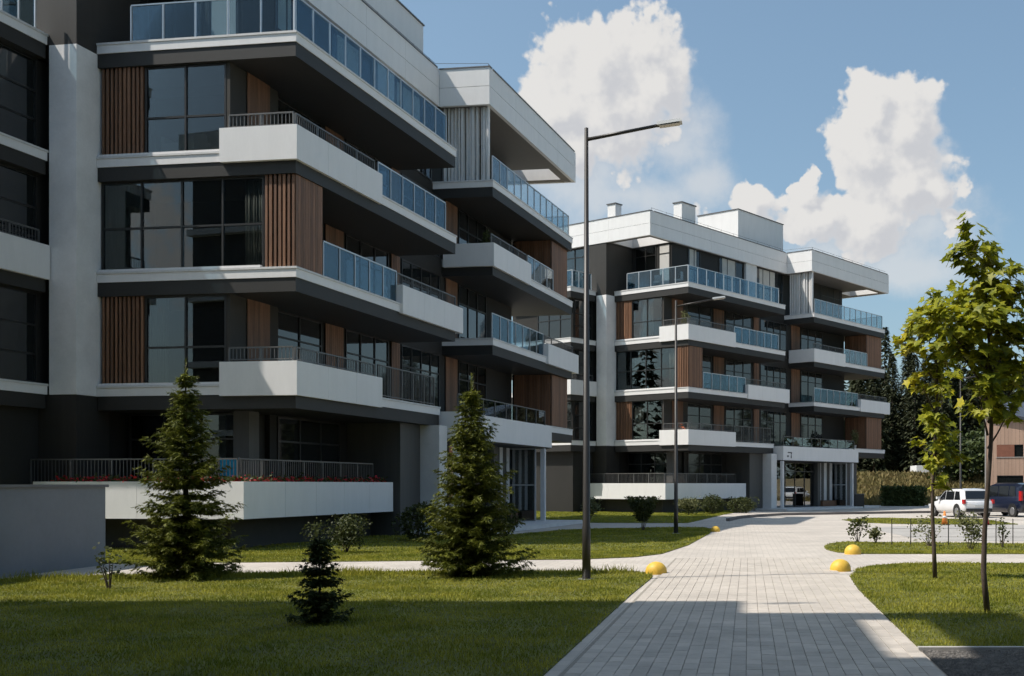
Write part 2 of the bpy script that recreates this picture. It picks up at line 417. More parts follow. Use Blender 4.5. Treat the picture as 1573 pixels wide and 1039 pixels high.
    # ---- wing balconies
    for f in (4,):
        parapet(R, .56, 2.3, 15.18, 15.62, S[f] - .34, S[f] + .62)
        parapet(R, .06, .558, 15.177, 19.8, S[f] - .342, S[f] + .622)
        railing(R, 'v', 19.9, 23.6, .28, S[f], 1.08, 'glass', .9, gl='rail_glass_grey')
        railing(R, 'v', 15.4, 19.7, .28, S[f] + .62, .44, 'bars', 1.1, rail='steel_rail')
    railing(R, 'v', 15.5, 22.1, .28, S[3], 1.08, 'glass', 1.0)
    parapet(R, .04, .52, 22.2, 27.1, S[3] - .34, S[3] + .62)
    railing(R, 'v', 22.3, 26.9, .30, S[3] + .62, .44, 'bars', 1.1, rail='steel_rail')
    railing(R, 'v', 10.2, 20.2, -.45, 4.48, .7, 'glass', 1.2, gl='rail_glass_grey', rail='steel_rail')
    # ---- left block balconies and windows
    parapet(R, 7.0, 7.45, -3.25, -.82, S[3] - .34, S[3] + .62)
    parapet(R, 7.452, 10, -3.24, -2.7, S[3] - .34, S[3] + .62)
    railing(R, 'v', -3.0, -.95, 7.25, S[3] + .62, .44, 'bars', 1.0, rail='steel_rail')
    for f in (2, 3, 4):
        z0, z1 = S[f] + .02, S[f + 1] - WB - DK - .01
        window(R, 'v', -2.5, -.85, 7.38, z0, z1, 1, (.32, .64), gl='dark_glass')
        window(R, 'u', 7.5, 10.6, -2.66, z0, z1, 3, (.5,), gl='dark_glass')
    # ---- roof: decks with open light wells at the corner and the wing end, fascia panels, copings
    zb, zt = PB + .004, PT - .12
    for b in ((2.62, 13, 1.72, 24.68), (2.62, 13, -.64, -.30), (2.62, 2.88, -.298, 1.718), (6.1, 13, -.298, 1.718),
              (.44, 2.618, 15.33, 24.68), (.44, .86, 24.682, 26.74), (3.6, 13, 24.682, 26.74), (.44, 13, 26.742, 27.08)):
        P('roof_deck', 'roof_soffit', *b, zb, zt)
    for b in ((2.885, 6.095, 1.69, 1.718), (6.07, 6.098, -.295, 1.688), (2.882, 2.905, -.295, 1.688), (.865, 3.59, 26.715, 26.74), (3.572, 3.598, 24.69, 26.71)):
        P('light_well_lining', 'white_panel', *b, PB + .03, PT - .05)
    def fascia(axis, a0, a1, plane, inward):
        n = max(1, round(abs(a1 - a0) / 3.1)); lo, hi = sorted((a0, a1))
        for i in range(n):
            p0 = lo + (hi - lo) * i / n + (.004 if i else 0); p1 = lo + (hi - lo) * (i + 1) / n - (.004 if i < n - 1 else 0)
            for (q0, q1) in ((PB - .01, PB + .745), (PB + .763, PT)):
                if axis == 'u': P('fascia_panel', 'white_panel', p0, p1, plane, plane + inward * .17, q0, q1)
                else: P('fascia_panel', 'white_panel', plane, plane + inward * .17, p0, p1, q0, q1)
        bk = (lo + .05, hi - .05)
        if axis == 'u': P('coping', 'coping', lo - .02, hi + .02, plane - inward * .03, plane + inward * .24, PT + .001, PT + .05); P('fascia_backing', 'coping', *bk, plane + inward * .03, plane + inward * .16, PB + .7, PB + .8)
        else: P('coping', 'coping', plane - inward * .03, plane + inward * .24, lo + .21, hi - .21, PT + .001, PT + .05); P('fascia_backing', 'coping', plane + inward * .03, plane + inward * .16, *bk, PB + .7, PB + .8)
    fascia('u', 2.44, 13, -.82, 1); fascia('v', -.648, 15.14, 2.44, 1); fascia('u', .25, 2.438, 15.15, 1)
    fascia('v', 15.322, 27.27, .25, 1); fascia('u', .422, 13, 27.268, -1)
    P('penthouse', 'white_panel', 4.0, 7.7, 11.0, 17.0, PT - .11, 21.85); P('coping', 'coping', 3.95, 7.75, 10.95, 17.05, 21.852, 21.91)
    for (u0, u1, v0, v1, zt2) in ((3.3, 4.0, 3.5, 5.0, 20.7), (6.9, 7.6, .9, 1.5, 20.6), (9.0, 9.8, 14, 15, 20.6)):
        P('vent_stack', 'white_panel', u0, u1, v0, v1, PT - .11, zt2); P('vent_cap', 'coping', u0 - .06, u1 + .06, v0 - .06, v1 + .06, zt2 + .002, zt2 + .07)
    mb = MB()                                          # lightning wire on short rods
    pts = [(-2.6, v, PT + .05) for v in np.arange(-.5, 15.2, 1.5)] + [(-.42, v, PT + .05) for v in np.arange(15.5, 27, 1.5)]
    for p in pts: mb.tube([p, (p[0], p[1], p[2] + .22)], [.012, .012], 5)
    mb.tube([(-2.6, -.5, PT + .25), (-2.6, 15.1, PT + .25), (-.42, 15.4, PT + .25), (-.42, 27, PT + .25)], [.01] * 4, 5)
    add('lightning_wire', mb.mesh('lightning_wire', 'steel_rail'), R)
    # ---- ground floor: raised terrace, entrance under its canopy
    parapet(R, .6, 6.9, -1.55, -1.2, .87, 1.88, 'terrace_wall'); parapet(R, .603, .95, -1.198, 7.15, .872, 1.878, 'terrace_wall')
    P('terrace_floor', 'grey_cladding', .952, 6.9, -1.198, 7.1, 1.2, 1.34); P('plinth', 'plinth', 1.5, 7.2, -.75, 7.3, .0, 1.195)
    railing(R, 'u', 1.1, 7.4, -1.05, 1.70, .82, 'bars', 1.3, rail='steel_rail'); railing(R, 'v', -1.0, 6.6, 1.08, 1.70, .82, 'bars', 1.1, rail='steel_rail')
    P('ground_floor_wall', 'core_wall', 2.55, 6.2, 1.3, 2.59, 1.342, S[2] - .71)
    window(R, 'u', 2.6, 6.1, 1.22, 1.36, S[2] - .73, 3, (.7,)); P('blind', 'curtain', 3.0, 3.75, 1.275, 1.295, 1.4, S[2] - .75); window(R, 'v', 3.0, 6.8, 2.36, 1.36, S[2] - .73, 3, (.7,), gl='dark_glass')
    P('corner_pier', 'grey_cladding', 2.0, 2.5, .9, 1.4, 1.342, S[2] - .705)
    P('entrance_wall', 'grey_cladding', .42, 2.39, 7.32, 8.9, .0, S[2] - .705); P('entrance_wall', 'fin_white', -.30, 2.39, 8.92, 9.60, .0, S[2] - .707)
    piece('canopy', 'white_panel', -.69, 2.38, 9.83, 20.47, 3.5, 4.48, R)
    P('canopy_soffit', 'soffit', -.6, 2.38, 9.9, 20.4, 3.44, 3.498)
    for v in (9.84, 19.65): P('entrance_pillar', 'fin_white', -.62, -.42, v, v + .2, .0, 3.438)
    P('entrance_core', 'core_wall', 1.0, 2.39, 9.7, 19.1, .0, 3.438)
    window(R, 'v', 9.9, 16.5, .90, .16, 3.42, 5, (.8,), gl='entrance_glass', name='entrance_glazing', fr=.06)
    P('entrance_pier', 'grey_cladding', .6, .99, 16.55, 16.95, .0, 3.438)
    for k in range(5): P('entrance_panel', ('fin_white', 'grey_cladding')[k % 2], .82, .99, 17.0 + k * .42, 17.38 + k * .42, .6, 3.438)
    P('entrance_bench', 'wood', .4, .8, 17.0, 19.0, .15, .58)
    window(R, 'u', -.35, 2.3, 19.2, .12, 3.43, 2, (.5,), gl='entrance_glass', frame='aluminium', name='vestibule_glazing')
    P('ground_floor_wall', 'grey_cladding', 1.2, 2.39, 20.5, 23.58, .0, S[2] - .71)
    P('entrance_step', 'white_cap', -2.2, 2.38, 8.0, 21.0, .01, .15)
    return R

A0, A1 = math.radians(8.616), math.radians(35.352)
LOC0 = (-12.406, 30.997, 0); LOC1 = (-3.176, 69.363, 0)
bld0 = make_building(LOC0, A0)
tag(bld0, 'nearer apartment building with white balconies, its corner filling the left half', 'building', 'white terraced apartment buildings')
bld1 = copy_tree(bld0); bld1.location = LOC1; bld1.rotation_euler = (0, 0, -A1)
tag(bld1, 'farther apartment building with white balconies at the end of the paved path', 'building', 'white terraced apartment buildings')

# ------------------------------------------------------------------ ground, paths, lawns
mat('ground_earth', (.075, .085, .028), .95, var=.3, vscale=.15, bump=.3, bscale=6)
mat('lawn_soil', (.10, .105, .014), .95, var=.35, vscale=1.3, bump=.4, bscale=25)
mat('joint_sand', (.28, .255, .215), .95, var=.15, vscale=6)
mat('paver', (.445, .398, .345), .85, var=.13, vscale=1.1, bump=.12, bscale=120, rand=.13)
mat('kerb', (.42, .40, .37), .85, var=.1, vscale=4, bump=.2, bscale=60)
mat('gravel_bed', (.075, .068, .060), .95, var=.4, vscale=18, bump=.6, bscale=40)
mat('pebble', (.13, .12, .11), .9, var=.4, vscale=9)
def grass_mat(name, a, b):
    m = bpy.data.materials.new(name); m.use_nodes = True; t = NT(m.node_tree); p = t.n['Principled BSDF']
    geo = t.node('ShaderNodeNewGeometry'); n1 = t.noise(geo.outputs['Position'], .9, 4, .6); n2 = t.noise(geo.outputs['Position'], 14, 3, .6)
    f = t.smooth(t.math('ADD', t.math('MULTIPLY', n1, .6), t.math('MULTIPLY', n2, .4)), .34, .66)
    c = t.mix(f, (*a, 1), (*b, 1))
    dry = t.smooth(t.noise(geo.outputs['Position'], .55, 6, .7), .56, .74); c = t.mix(t.math('MULTIPLY', dry, .55), c, (.36, .30, .11, 1))
    lush = t.smooth(t.noise(geo.outputs['Position'], 1.7, 4, .7), .58, .72); c = t.mix(t.math('MULTIPLY', lush, .5), c, (.09, .15, .03, 1))
    t.link(c, p.inputs['Base Color']); p.inputs['Roughness'].default_value = .75; p.inputs['Specular IOR Level'].default_value = .25
    tr = t.node('ShaderNodeBsdfTranslucent'); t.link(c, tr.inputs[0]); ms = t.node('ShaderNodeMixShader'); ms.inputs[0].default_value = .3
    t.link(p.outputs[0], ms.inputs[1]); t.link(tr.outputs[0], ms.inputs[2]); t.link(ms.outputs[0], t.n['Material Output'].inputs[0]); MAT[name] = m
grass_mat('grass_blade', (.155, .185, .016), (.42, .385, .055))
grass_mat('bank_grass', (.17, .145, .05), (.26, .20, .09))
def pavement_mat():
    m = bpy.data.materials.new('pavement'); m.use_nodes = True; t = NT(m.node_tree); p = t.n['Principled BSDF']
    geo = t.node('ShaderNodeNewGeometry'); br = t.node('ShaderNodeTexBrick'); br.offset = .5
    rot = t.node('ShaderNodeVectorRotate', rotation_type='Z_AXIS'); t.link(geo.outputs['Position'], rot.inputs[0]); rot.inputs['Angle'].default_value = math.pi / 2
    t.link(rot.outputs[0], br.inputs['Vector'])
    br.inputs['Scale'].default_value = 1.0; br.inputs['Brick Width'].default_value = .31; br.inputs['Row Height'].default_value = .155; br.inputs['Mortar Size'].default_value = .006
    br.inputs['Color1'].default_value = (.45, .405, .355, 1); br.inputs['Color2'].default_value = (.50, .45, .395, 1); br.inputs['Mortar'].default_value = (.37, .335, .29, 1)
    n = t.noise(geo.outputs['Position'], .5, 5, .6); k = t.smooth(n, .3, .7, .90, 1.08)
    h = t.node('ShaderNodeHueSaturation'); t.link(br.outputs[0], h.inputs['Color']); t.link(k, h.inputs['Value'])
    t.link(h.outputs[0], p.inputs['Base Color']); p.inputs['Roughness'].default_value = .85; MAT['pavement'] = m
pavement_mat()
mat('asphalt', (.36, .34, .315), .9, var=.12, vscale=.6, bump=.2, bscale=120)

def sheet(name, pts, z, m, kind='structure', edge=0.0):
    mb = MB(); mb.poly([(x, y, z) for x, y in pts])
    n = len(pts)
    if edge:
        b = len(mb.v); mb.v += [(x, y, z - edge) for x, y in pts]
        for i in range(n): mb.f.append((i, b + i, b + (i + 1) % n, (i + 1) % n))
    return tag(add(name, mb.mesh(name, m)), kind=kind)

sheet('ground', [(-1500, -600), (1500, -600), (1500, 2600), (-1500, 2600)], -.02, 'ground_earth')
sheet('paved_plaza', [(-30, -6), (30, -6), (42, 70), (42, 112), (-40, 112), (-30, 40)], .0, 'pavement')
sheet('parking_road', [(6, 35.2), (60, 33.6), (60, 48), (9, 49.2), (5.2, 46)], .004, 'asphalt')
path = tag(add('main_path', MB().poly([(-1.76, 3, .002), (1.88, 3, .002), (1.98, 27, .002), (-1.56, 27, .002)]).mesh('main_path', 'joint_sand')), kind='structure')
# pavers: nearest 300 in view each a part, the rest one joined part
PW, PL = .155, .31
def paver_mesh():
    mb = MB(); a, b, c, h = PW / 2 - .0025, PL / 2 - .0025, .003, .020
    for (x, y, z) in ((a, b, 0), (a, b, h - c), (a - c, b - c, h)):
        mb.v += [(-x, -y, z), (x, -y, z), (x, y, z), (-x, y, z)]
    for r in (0, 4):
        for k in range(4): k2 = (k + 1) % 4; mb.f.append((r + k, r + k2, r + 4 + k2, r + 4 + k))
    mb.f.append((8, 9, 10, 11)); return mb
pm = paver_mesh(); pme = pm.mesh('paver', 'paver')
cells = []
ncol = 23
for i in range(ncol):
    off = random.random() * PL
    for j in range(int(24 / PL)):
        y = 3.1 + off + j * PL; x = -1.70 + .0085 * (y - 3) + (i + .5) * (3.56 / ncol)
        cells.append((x, y, random.uniform(-.0015, .0015)))
vis = sorted([c for c in cells if c[1] > 10.2], key=lambda c: c[1])
near = set(vis[:300])
for c in vis[:300]:
    o = add('paver', pme, path); o.location = (c[0], c[1], .003 + c[2])
V, F = [], []
for c in cells:
    if c in near: continue
    b = len(V); V += [(x + c[0], y + c[1], z + .003 + c[2]) for x, y, z in pm.v]; F += [tuple(b + q for q in f) for f in pm.f]
tag(add('far_pavers', mesh_from('far_pavers', V, F, 'paver'), path), kind='stuff')

LAWNS = {
 'front_lawn': [(-15.5, 4), (-1.86, 4), (-1.84, 10.4), (-1.76, 18), (-1.68, 21.2), (-1.75, 22.3), (-2.2, 22.75), (-4.5, 22.9), (-8.5, 22.6), (-11.5, 22.1), (-13.2, 21.4), (-14.1, 20.4), (-15.5, 20)],
 'middle_lawn': [(-14.4, 25.1), (-11.2, 25.5), (-7.5, 26.0), (-3.8, 26.5), (-2.6, 27.3), (-2.0, 28.6), (-1.5, 32.7), (-1.1, 40), (-1.0, 44), (-1.5, 46.2), (-5.1, 45.2), (-7.0, 43.5), (-8.0, 39.5), (-10, 39.6), (-14, 39), (-16, 33), (-22, 33), (-22, 25.2)],
 'far_lawn': [(-8, 52), (-2.4, 51.4), (-1.9, 56), (-.9, 66), (.4, 75), (-3, 76), (-14, 76), (-16, 62), (-10, 54)],
 'side_lawn': [(1.97, 12.0), (2.0, 15.3), (2.04, 19), (2.15, 21.4), (2.45, 23.2), (2.9, 24.4), (3.7, 25.1), (26, 25.4), (26, 12.0)],
 'shrub_bed_lawn': [(2.45, 32), (2.4, 30.4), (2.6, 29.2), (3.3, 28.6), (26, 28.4), (26, 33), (8, 33.6), (5, 34.2), (3.4, 34.6), (2.75, 33.6)],
 'island_lawn': [(5.2, 56), (5.6, 52.3), (7, 50.4), (9.5, 49.6), (12.5, 49.6), (12.6, 57), (7, 59)],
}
def inside(poly, x, y):
    c = np.zeros(len(x), bool); n = len(poly)
    for i in range(n):
        x1, y1 = poly[i]; x2, y2 = poly[(i + 1) % n]
        if y1 == y2: continue
        k = ((y1 > y) != (y2 > y)) & (x < (x2 - x1) * (y - y1) / (y2 - y1) + x1); c ^= k
    return c
def grass(name, poly, dens, hgt, wid, z, m='grass_blade', zf=None, label='short mown grass'):
    """blades of grass over a polygon, one mesh; dens(y) blades per square metre"""
    P = np.array(poly); x0, y0 = P.min(0); x1, y1 = P.max(0)
    area = (x1 - x0) * (y1 - y0); top = max(dens(y0), dens(y1)); n = int(area * top)
    x = RNG.uniform(x0, x1, n); y = RNG.uniform(y0, y1, n)
    keep = inside(poly, x, y) & (RNG.random(n) < np.array([dens(q) for q in y]) / top) & (np.abs(x / np.maximum(y, 1)) < .72)
    x, y = x[keep], y[keep]; n = len(x)
    if n == 0: return
    x = x + RNG.normal(0, .022, n); y = y + RNG.normal(0, .022, n)                  # ragged edges
    h = hgt * RNG.uniform(.45, 1.25, n) * (1 + .35 * np.sin(x * 2.1 + np.sin(y * 1.7) * 2)) ; a = RNG.uniform(0, 2 * np.pi, n); w = wid * RNG.uniform(.7, 1.4, n)
    w = w * np.maximum(1, y / 16.0)
    la = RNG.uniform(0, 2 * np.pi, n); le = RNG.uniform(.15, .75, n) * h
    zz = np.full(n, z) if zf is None else zf(x, y)
    v = np.zeros((n, 3, 3)); cx, sx = np.cos(a) * w, np.sin(a) * w
    v[:, 0] = np.stack([x - cx, y - sx, zz], 1); v[:, 1] = np.stack([x + cx, y + sx, zz], 1); v[:, 2] = np.stack([x + np.cos(la) * le, y + np.sin(la) * le, zz + h], 1)
    me = bpy.data.meshes.new(name); me.vertices.add(n * 3); me.vertices.foreach_set('co', v.reshape(-1))
    me.loops.add(n * 3); me.loops.foreach_set('vertex_index', np.arange(n * 3, dtype=np.int32)); me.polygons.add(n)
    me.polygons.foreach_set('loop_start', np.arange(0, n * 3, 3, dtype=np.int32)); me.polygons.foreach_set('loop_total', np.full(n, 3, np.int32)); me.update(calc_edges=True)
    me.materials.append(MAT[m]); return tag(add(name, me), label, 'grass', kind='stuff')
for nm, poly in LAWNS.items():
    sheet(nm, poly, .018, 'lawn_soil', edge=.03)
gd = lambda y: 1000 if y < 19 else 700 if y < 30 else 260 if y < 48 else 120
glab = {'front_lawn': 'mown grass in front of the nearer building', 'middle_lawn': 'mown grass between the cross path and the nearer building', 'far_lawn': 'grass before the farther building',
        'side_lawn': 'mown grass right of the paved path', 'shrub_bed_lawn': 'grass strip with young shrubs right of the path', 'island_lawn': 'grass island by the parked cars'}
for nm, poly in LAWNS.items():
    grass('grass', poly, gd, .042, .006, .018, label=glab[nm])
grass('tall_grass', [(-13.6, 20.9), (-11.5, 21.8), (-8.5, 22.3), (-4.5, 22.6), (-2.2, 22.45), (-2.1, 22.1), (-6, 21.9), (-13.6, 20)], lambda y: 500, .13, .007, .018, label='taller grass along the edge of the cross path')
# kerb strip and gravel in the lower right corner
tag(add('kerb_strip', MB().box(1.93, 26, 11.90, 11.985, -.01, .05).mesh('kerb_strip', 'kerb')), kind='structure')
sheet('gravel_bed', [(1.93, 4), (26, 4), (26, 11.89), (1.96, 11.89)], .012, 'gravel_bed')
def pebbles(name, poly, n, r, z, m, label):
    P = np.array(poly); x = RNG.uniform(P[:, 0].min(), P[:, 0].max(), n); y = RNG.uniform(P[:, 1].min(), P[:, 1].max(), n); k = inside(poly, x, y); x, y = x[k], y[k]
    V, F = [], []
    for a, b in zip(x, y):
        s = r * random.uniform(.5, 1.4); q = random.random() * 6.28; i = len(V)
        for t_ in range(4): V.append((a + s * math.cos(q + t_ * 1.57), b + s * .75 * math.sin(q + t_ * 1.57), z + s * .1))
        V.append((a + s * .2, b, z + s * .75)); F += [(i, i+1, i+4), (i+1, i+2, i+4), (i+2, i+3, i+4), (i+3, i, i+4)]
    return tag(add(name, mesh_from(name, V, F, m)), label, 'gravel', kind='stuff')
pebbles('gravel', [(1.97, 9.5), (5, 9.5), (5, 11.88), (1.97, 11.88)], 5200, .022, .012, 'pebble', 'dark loose gravel beside the path')

# road kerb in front of the farther entrance
kb = MB(); pts = [gp(*p) for p in ((1118, 801), (1135, 797), (1160, 794.5), (1200, 792), (1320, 790), (1573, 786))]
for (a, b) in zip(pts, pts[1:]):
    d = Vector((b[0]-a[0], b[1]-a[1], 0)); nrm = Vector((-d.y, d.x, 0)).normalized() * .09; q = len(kb.v)
    for (p, s) in ((a, -1), (a, 1), (b, 1), (b, -1)):
        kb.v.append((p[0] + s * nrm.x, p[1] + s * nrm.y, 0.0))
    for k in range(4): kb.v.append((kb.v[q+k][0], kb.v[q+k][1], .14))
    kb.f += [(q+4, q+5, q+6, q+7), (q, q+1, q+5, q+4), (q+1, q+2, q+6, q+5), (q+2, q+3, q+7, q+6), (q+3, q, q+4, q+7)]
mat('kerb_dark', (.16, .14, .13), .85, var=.15)
tag(add('kerb', kb.mesh('kerb', 'kerb_dark')), kind='structure')

# ------------------------------------------------------------------ building B0: the block left of the camera whose shadow lies over the path
def make_neighbour():
    R = empty('apartment_building', (-12, 5.15, 0)); I = lambda x, y: (x + 12, y - 4)
    def P(name, m, x0, x1, y0, y1, z0, z1):
        o = add(name, unit(m), R); a, b = I((x0 + x1) / 2, (y0 + y1) / 2); o.location = (a, b, (z0 + z1) / 2); o.scale = (x1 - x0, y1 - y0, z1 - z0); return o
    P('core_wall', 'grey_cladding', -34, -12.9, -26, 9.8, 0, 17.6); P('core_wall', 'grey_cladding', -34, -14.2, 9.81, 11.2, 0, 17.6)
    for z in (4.6, 7.9, 11.2, 14.5):
        P('slab_edge', 'white_panel', -34, -12.5, -26.4, 10.2, z - .3, z); P('slab_edge', 'white_panel', -34, -13.9, 10.21, 11.6, z - .3, z)
        for k in range(4):
            P('window', 'dark_glass', -12.89, -12.8, -7 + k * 4.2, -4 + k * 4.2, z - 2.9, z - .5)
    zb, zt = 17.61, 19.1
    P('roof_deck', 'white_panel', -34, -12.72, -26.4, 12.1, zb, zt); P('roof_deck', 'white_panel', -12.719, -11.2, -8.4, 10.55, zb, zt)
    P('roof_beam', 'white_panel', -11.199, -8.95, -8.4, 6.6, zb, zt); P('roof_beam', 'white_panel', -11.199, -8.95, 10.03, 10.55, zb, zt); P('roof_beam', 'white_panel', -9.35, -8.95, 6.601, 10.029, zb, zt)
    for x in (-12.75, -12.35, -12.25): P('roof_railing_post', 'steel_rail', x - .03, x + .03, 11.65, 11.71, zt, zt + .95)
    P('roof_railing', 'steel_rail', -12.75, -12.2, 11.65, 11.71, zt + .951, zt + 1.0)
    return R
b3 = make_neighbour()
tag(b3, 'apartment block left of the view whose roof shades the path and lawn', 'building', 'white terraced apartment buildings')

# ------------------------------------------------------------------ low grey wall at the left edge
mat('grey_render', (.19, .20, .215), .9, var=.06, vscale=.9, bump=.3, bscale=50)
W = empty('garden_wall', (-16.5, 20, 0)); tag(W, 'low smooth blue-grey wall with a dark cap at the left edge', 'wall')
def rel(o, loc): o.location = tuple(a - b for a, b in zip(o.location, loc)); return o
def wpiece(name, m, x0, x1, y0, y1, z0, z1, root):
    o = add(name, unit(m), root); L = root.location; o.location = ((x0+x1)/2 - L.x, (y0+y1)/2 - L.y, (z0+z1)/2 - L.z); o.scale = (x1-x0, y1-y0, z1-z0); return o
wpiece('wall_face', 'grey_render', -22, -14.2, 15, 24.8, 0, 1.74, W); wpiece('cap', 'coping', -22.05, -14.15, 14.95, 24.85, 1.741, 1.80, W)

# ------------------------------------------------------------------ street lamps
mat('lamp_paint', (.030, .026, .022), .45, var=.1); mat('lamp_lens', (.62, .55, .48), .3); mat('lamp_steel', (.5, .5, .48), .35, metal=.5)
def street_lamp(x, y, label, arm=1.36):
    R = empty('street_lamp', (x, y, 0)); tag(R, label, 'street lamp', 'street lamps')
    add('pole', MB().tube([(0, 0, 0), (0, 0, 1.0), (0, 0, 1.02), (0, 0, 8.5)], [.080, .078, .070, .036], 14).mesh('pole', 'lamp_paint', True), R)
    add('base_plate', MB().tube([(0, 0, 0), (0, 0, .03)], [.16, .16], 16).mesh('base_plate', 'lamp_steel'), R)
    add('arm', MB().tube([(0, 0, 8.28), (arm, 0, 8.55)], [.034, .03], 10).mesh('arm', 'lamp_paint', True), R)
    hm = MB(); hm.v = [(arm - .03, -.09, 8.535), (arm + .44, -.12, 8.60), (arm + .44, .12, 8.60), (arm - .03, .09, 8.535), (arm - .03, -.07, 8.60), (arm + .42, -.10, 8.655), (arm + .42, .10, 8.655), (arm - .03, .07, 8.60)]
    hm.f = [(0, 3, 2, 1), (4, 5, 6, 7), (0, 1, 5, 4), (1, 2, 6, 5), (2, 3, 7, 6), (3, 0, 4, 7)]
    hd = add('lamp_head', hm.mesh('lamp_head', 'lamp_steel'), R)
    add('lens', MB().box(-.19, .19, -.085, .085, -.012, 0).mesh('lens', 'lamp_lens'), hd).location = (arm + .205, 0, 8.557)
    hd.children[0].rotation_euler = (0, -.137, 0)
    return R
street_lamp(-2.87, 20.8, 'tall dark street lamp standing on the grass beside the paved path')
street_lamp(-2.30, 40.3, 'second dark street lamp, farther off before the farther building')
street_lamp(13.6, 68.0, 'farthest street lamp, partly hidden behind the young trees', 1.5)

# ------------------------------------------------------------------ yellow half-ball bollards
mat('yellow_paint', (.72, .45, .055), .55, var=.08, vscale=5, bump=.1)
def dome(px, py, label, r=.218):
    x, y = gp(px, py); mb = MB(); n, k = 20, 7
    for i in range(k):
        q = i / k * math.pi / 2
        for j in range(n): a = 2 * math.pi * j / n; mb.v.append((r * math.cos(q) * math.cos(a), r * math.cos(q) * math.sin(a), .05 + r * .92 * math.sin(q)))
    for j in range(n): a = 2 * math.pi * j / n; mb.v.append((r * math.cos(a), r * math.sin(a), 0))
    mb.v.append((0, 0, .05 + r * .92)); t_ = len(mb.v) - 1
    for i in range(k - 1):
        for j in range(n): j2 = (j+1) % n; mb.f.append((i*n+j, i*n+j2, (i+1)*n+j2, (i+1)*n+j))
    for j in range(n): j2 = (j+1) % n; mb.f.append(((k-1)*n+j, (k-1)*n+j2, t_)); mb.f.append((k*n+j, k*n+j2, j2, j))
    o = add('dome_bollard', mb.mesh('dome_bollard', 'yellow_paint', True)); o.location = (x, y, .0)
    return tag(o, label, 'bollard', 'yellow dome bollards')
dome(1008, 882, 'yellow half-ball bollard at the lawn corner left of the path'); dome(1291, 877.5, 'nearer of the two yellow half-ball bollards right of the path')
dome(1310, 851.5, 'farther of the two yellow half-ball bollards right of the path'); dome(1099, 817, 'small far yellow half-ball bollard on the shaded path corner', .18)
# ------------------------------------------------------------------ plants
def leaf_mat(name, a, b, trans=.35, rough=.55, c3=None):
    m = bpy.data.materials.new(name); m.use_nodes = True; t = NT(m.node_tree); p = t.n['Principled BSDF']
    geo = t.node('ShaderNodeNewGeometry'); n1 = t.noise(geo.outputs['Position'], 3.2, 3, .6); n2 = t.noise(geo.outputs['Position'], 21, 2, .6)
    f = t.smooth(t.math('ADD', t.math('MULTIPLY', n1, .55), t.math('MULTIPLY', n2, .45)), .36, .64)
    c = t.mix(f, (*a, 1), (*b, 1)); t.link(c, p.inputs['Base Color']); p.inputs['Roughness'].default_value = rough; p.inputs['Specular IOR Level'].default_value = .35
    tr = t.node('ShaderNodeBsdfTranslucent'); t.link(c, tr.inputs[0]); ms = t.node('ShaderNodeMixShader'); ms.inputs[0].default_value = trans
    t.link(p.outputs[0], ms.inputs[1]); t.link(tr.outputs[0], ms.inputs[2]); t.link(ms.outputs[0], t.n['Material Output'].inputs[0]); MAT[name] = m
leaf_mat('spruce_needles', (.062, .080, .013), (.225, .238, .034), .22, .6)
leaf_mat('dark_needles', (.030, .044, .011), (.075, .095, .022), .12, .7)
leaf_mat('forest_needles', (.016, .022, .009), (.050, .058, .020), .12, .7)
leaf_mat('maple_leaf', (.12, .155, .012), (.42, .41, .025), .42, .5)
leaf_mat('maple_leaf_yellow', (.40, .36, .015), (.58, .50, .025), .42, .5)
leaf_mat('shrub_leaf', (.035, .046, .013), (.085, .098, .024), .25, .6)
leaf_mat('shrub_pale', (.11, .12, .045), (.19, .19, .08), .3, .6)
leaf_mat('hedge_leaf', (.040, .060, .016), (.085, .11, .03), .25, .6)
mat('bark', (.055, .043, .034), .9, var=.3, vscale=9, bump=.5, bscale=50, stretch=(6, 6, 1))
mat('young_bark', (.085, .060, .045), .85, var=.3, vscale=8, bump=.3, bscale=60, stretch=(3, 3, 1))

def tris_mesh(name, v, m):
    """mesh of loose triangles from an (n,3,3) array"""
    n = len(v); me = bpy.data.meshes.new(name); me.vertices.add(n * 3); me.vertices.foreach_set('co', np.ascontiguousarray(v, dtype=np.float32).reshape(-1))
    me.loops.add(n * 3); me.loops.foreach_set('vertex_index', np.arange(n * 3, dtype=np.int32)); me.polygons.add(n)
    me.polygons.foreach_set('loop_start', np.arange(0, n * 3, 3, dtype=np.int32)); me.polygons.foreach_set('loop_total', np.full(n, 3, np.int32)); me.update(calc_edges=True)
    me.materials.append(MAT[m]); return me

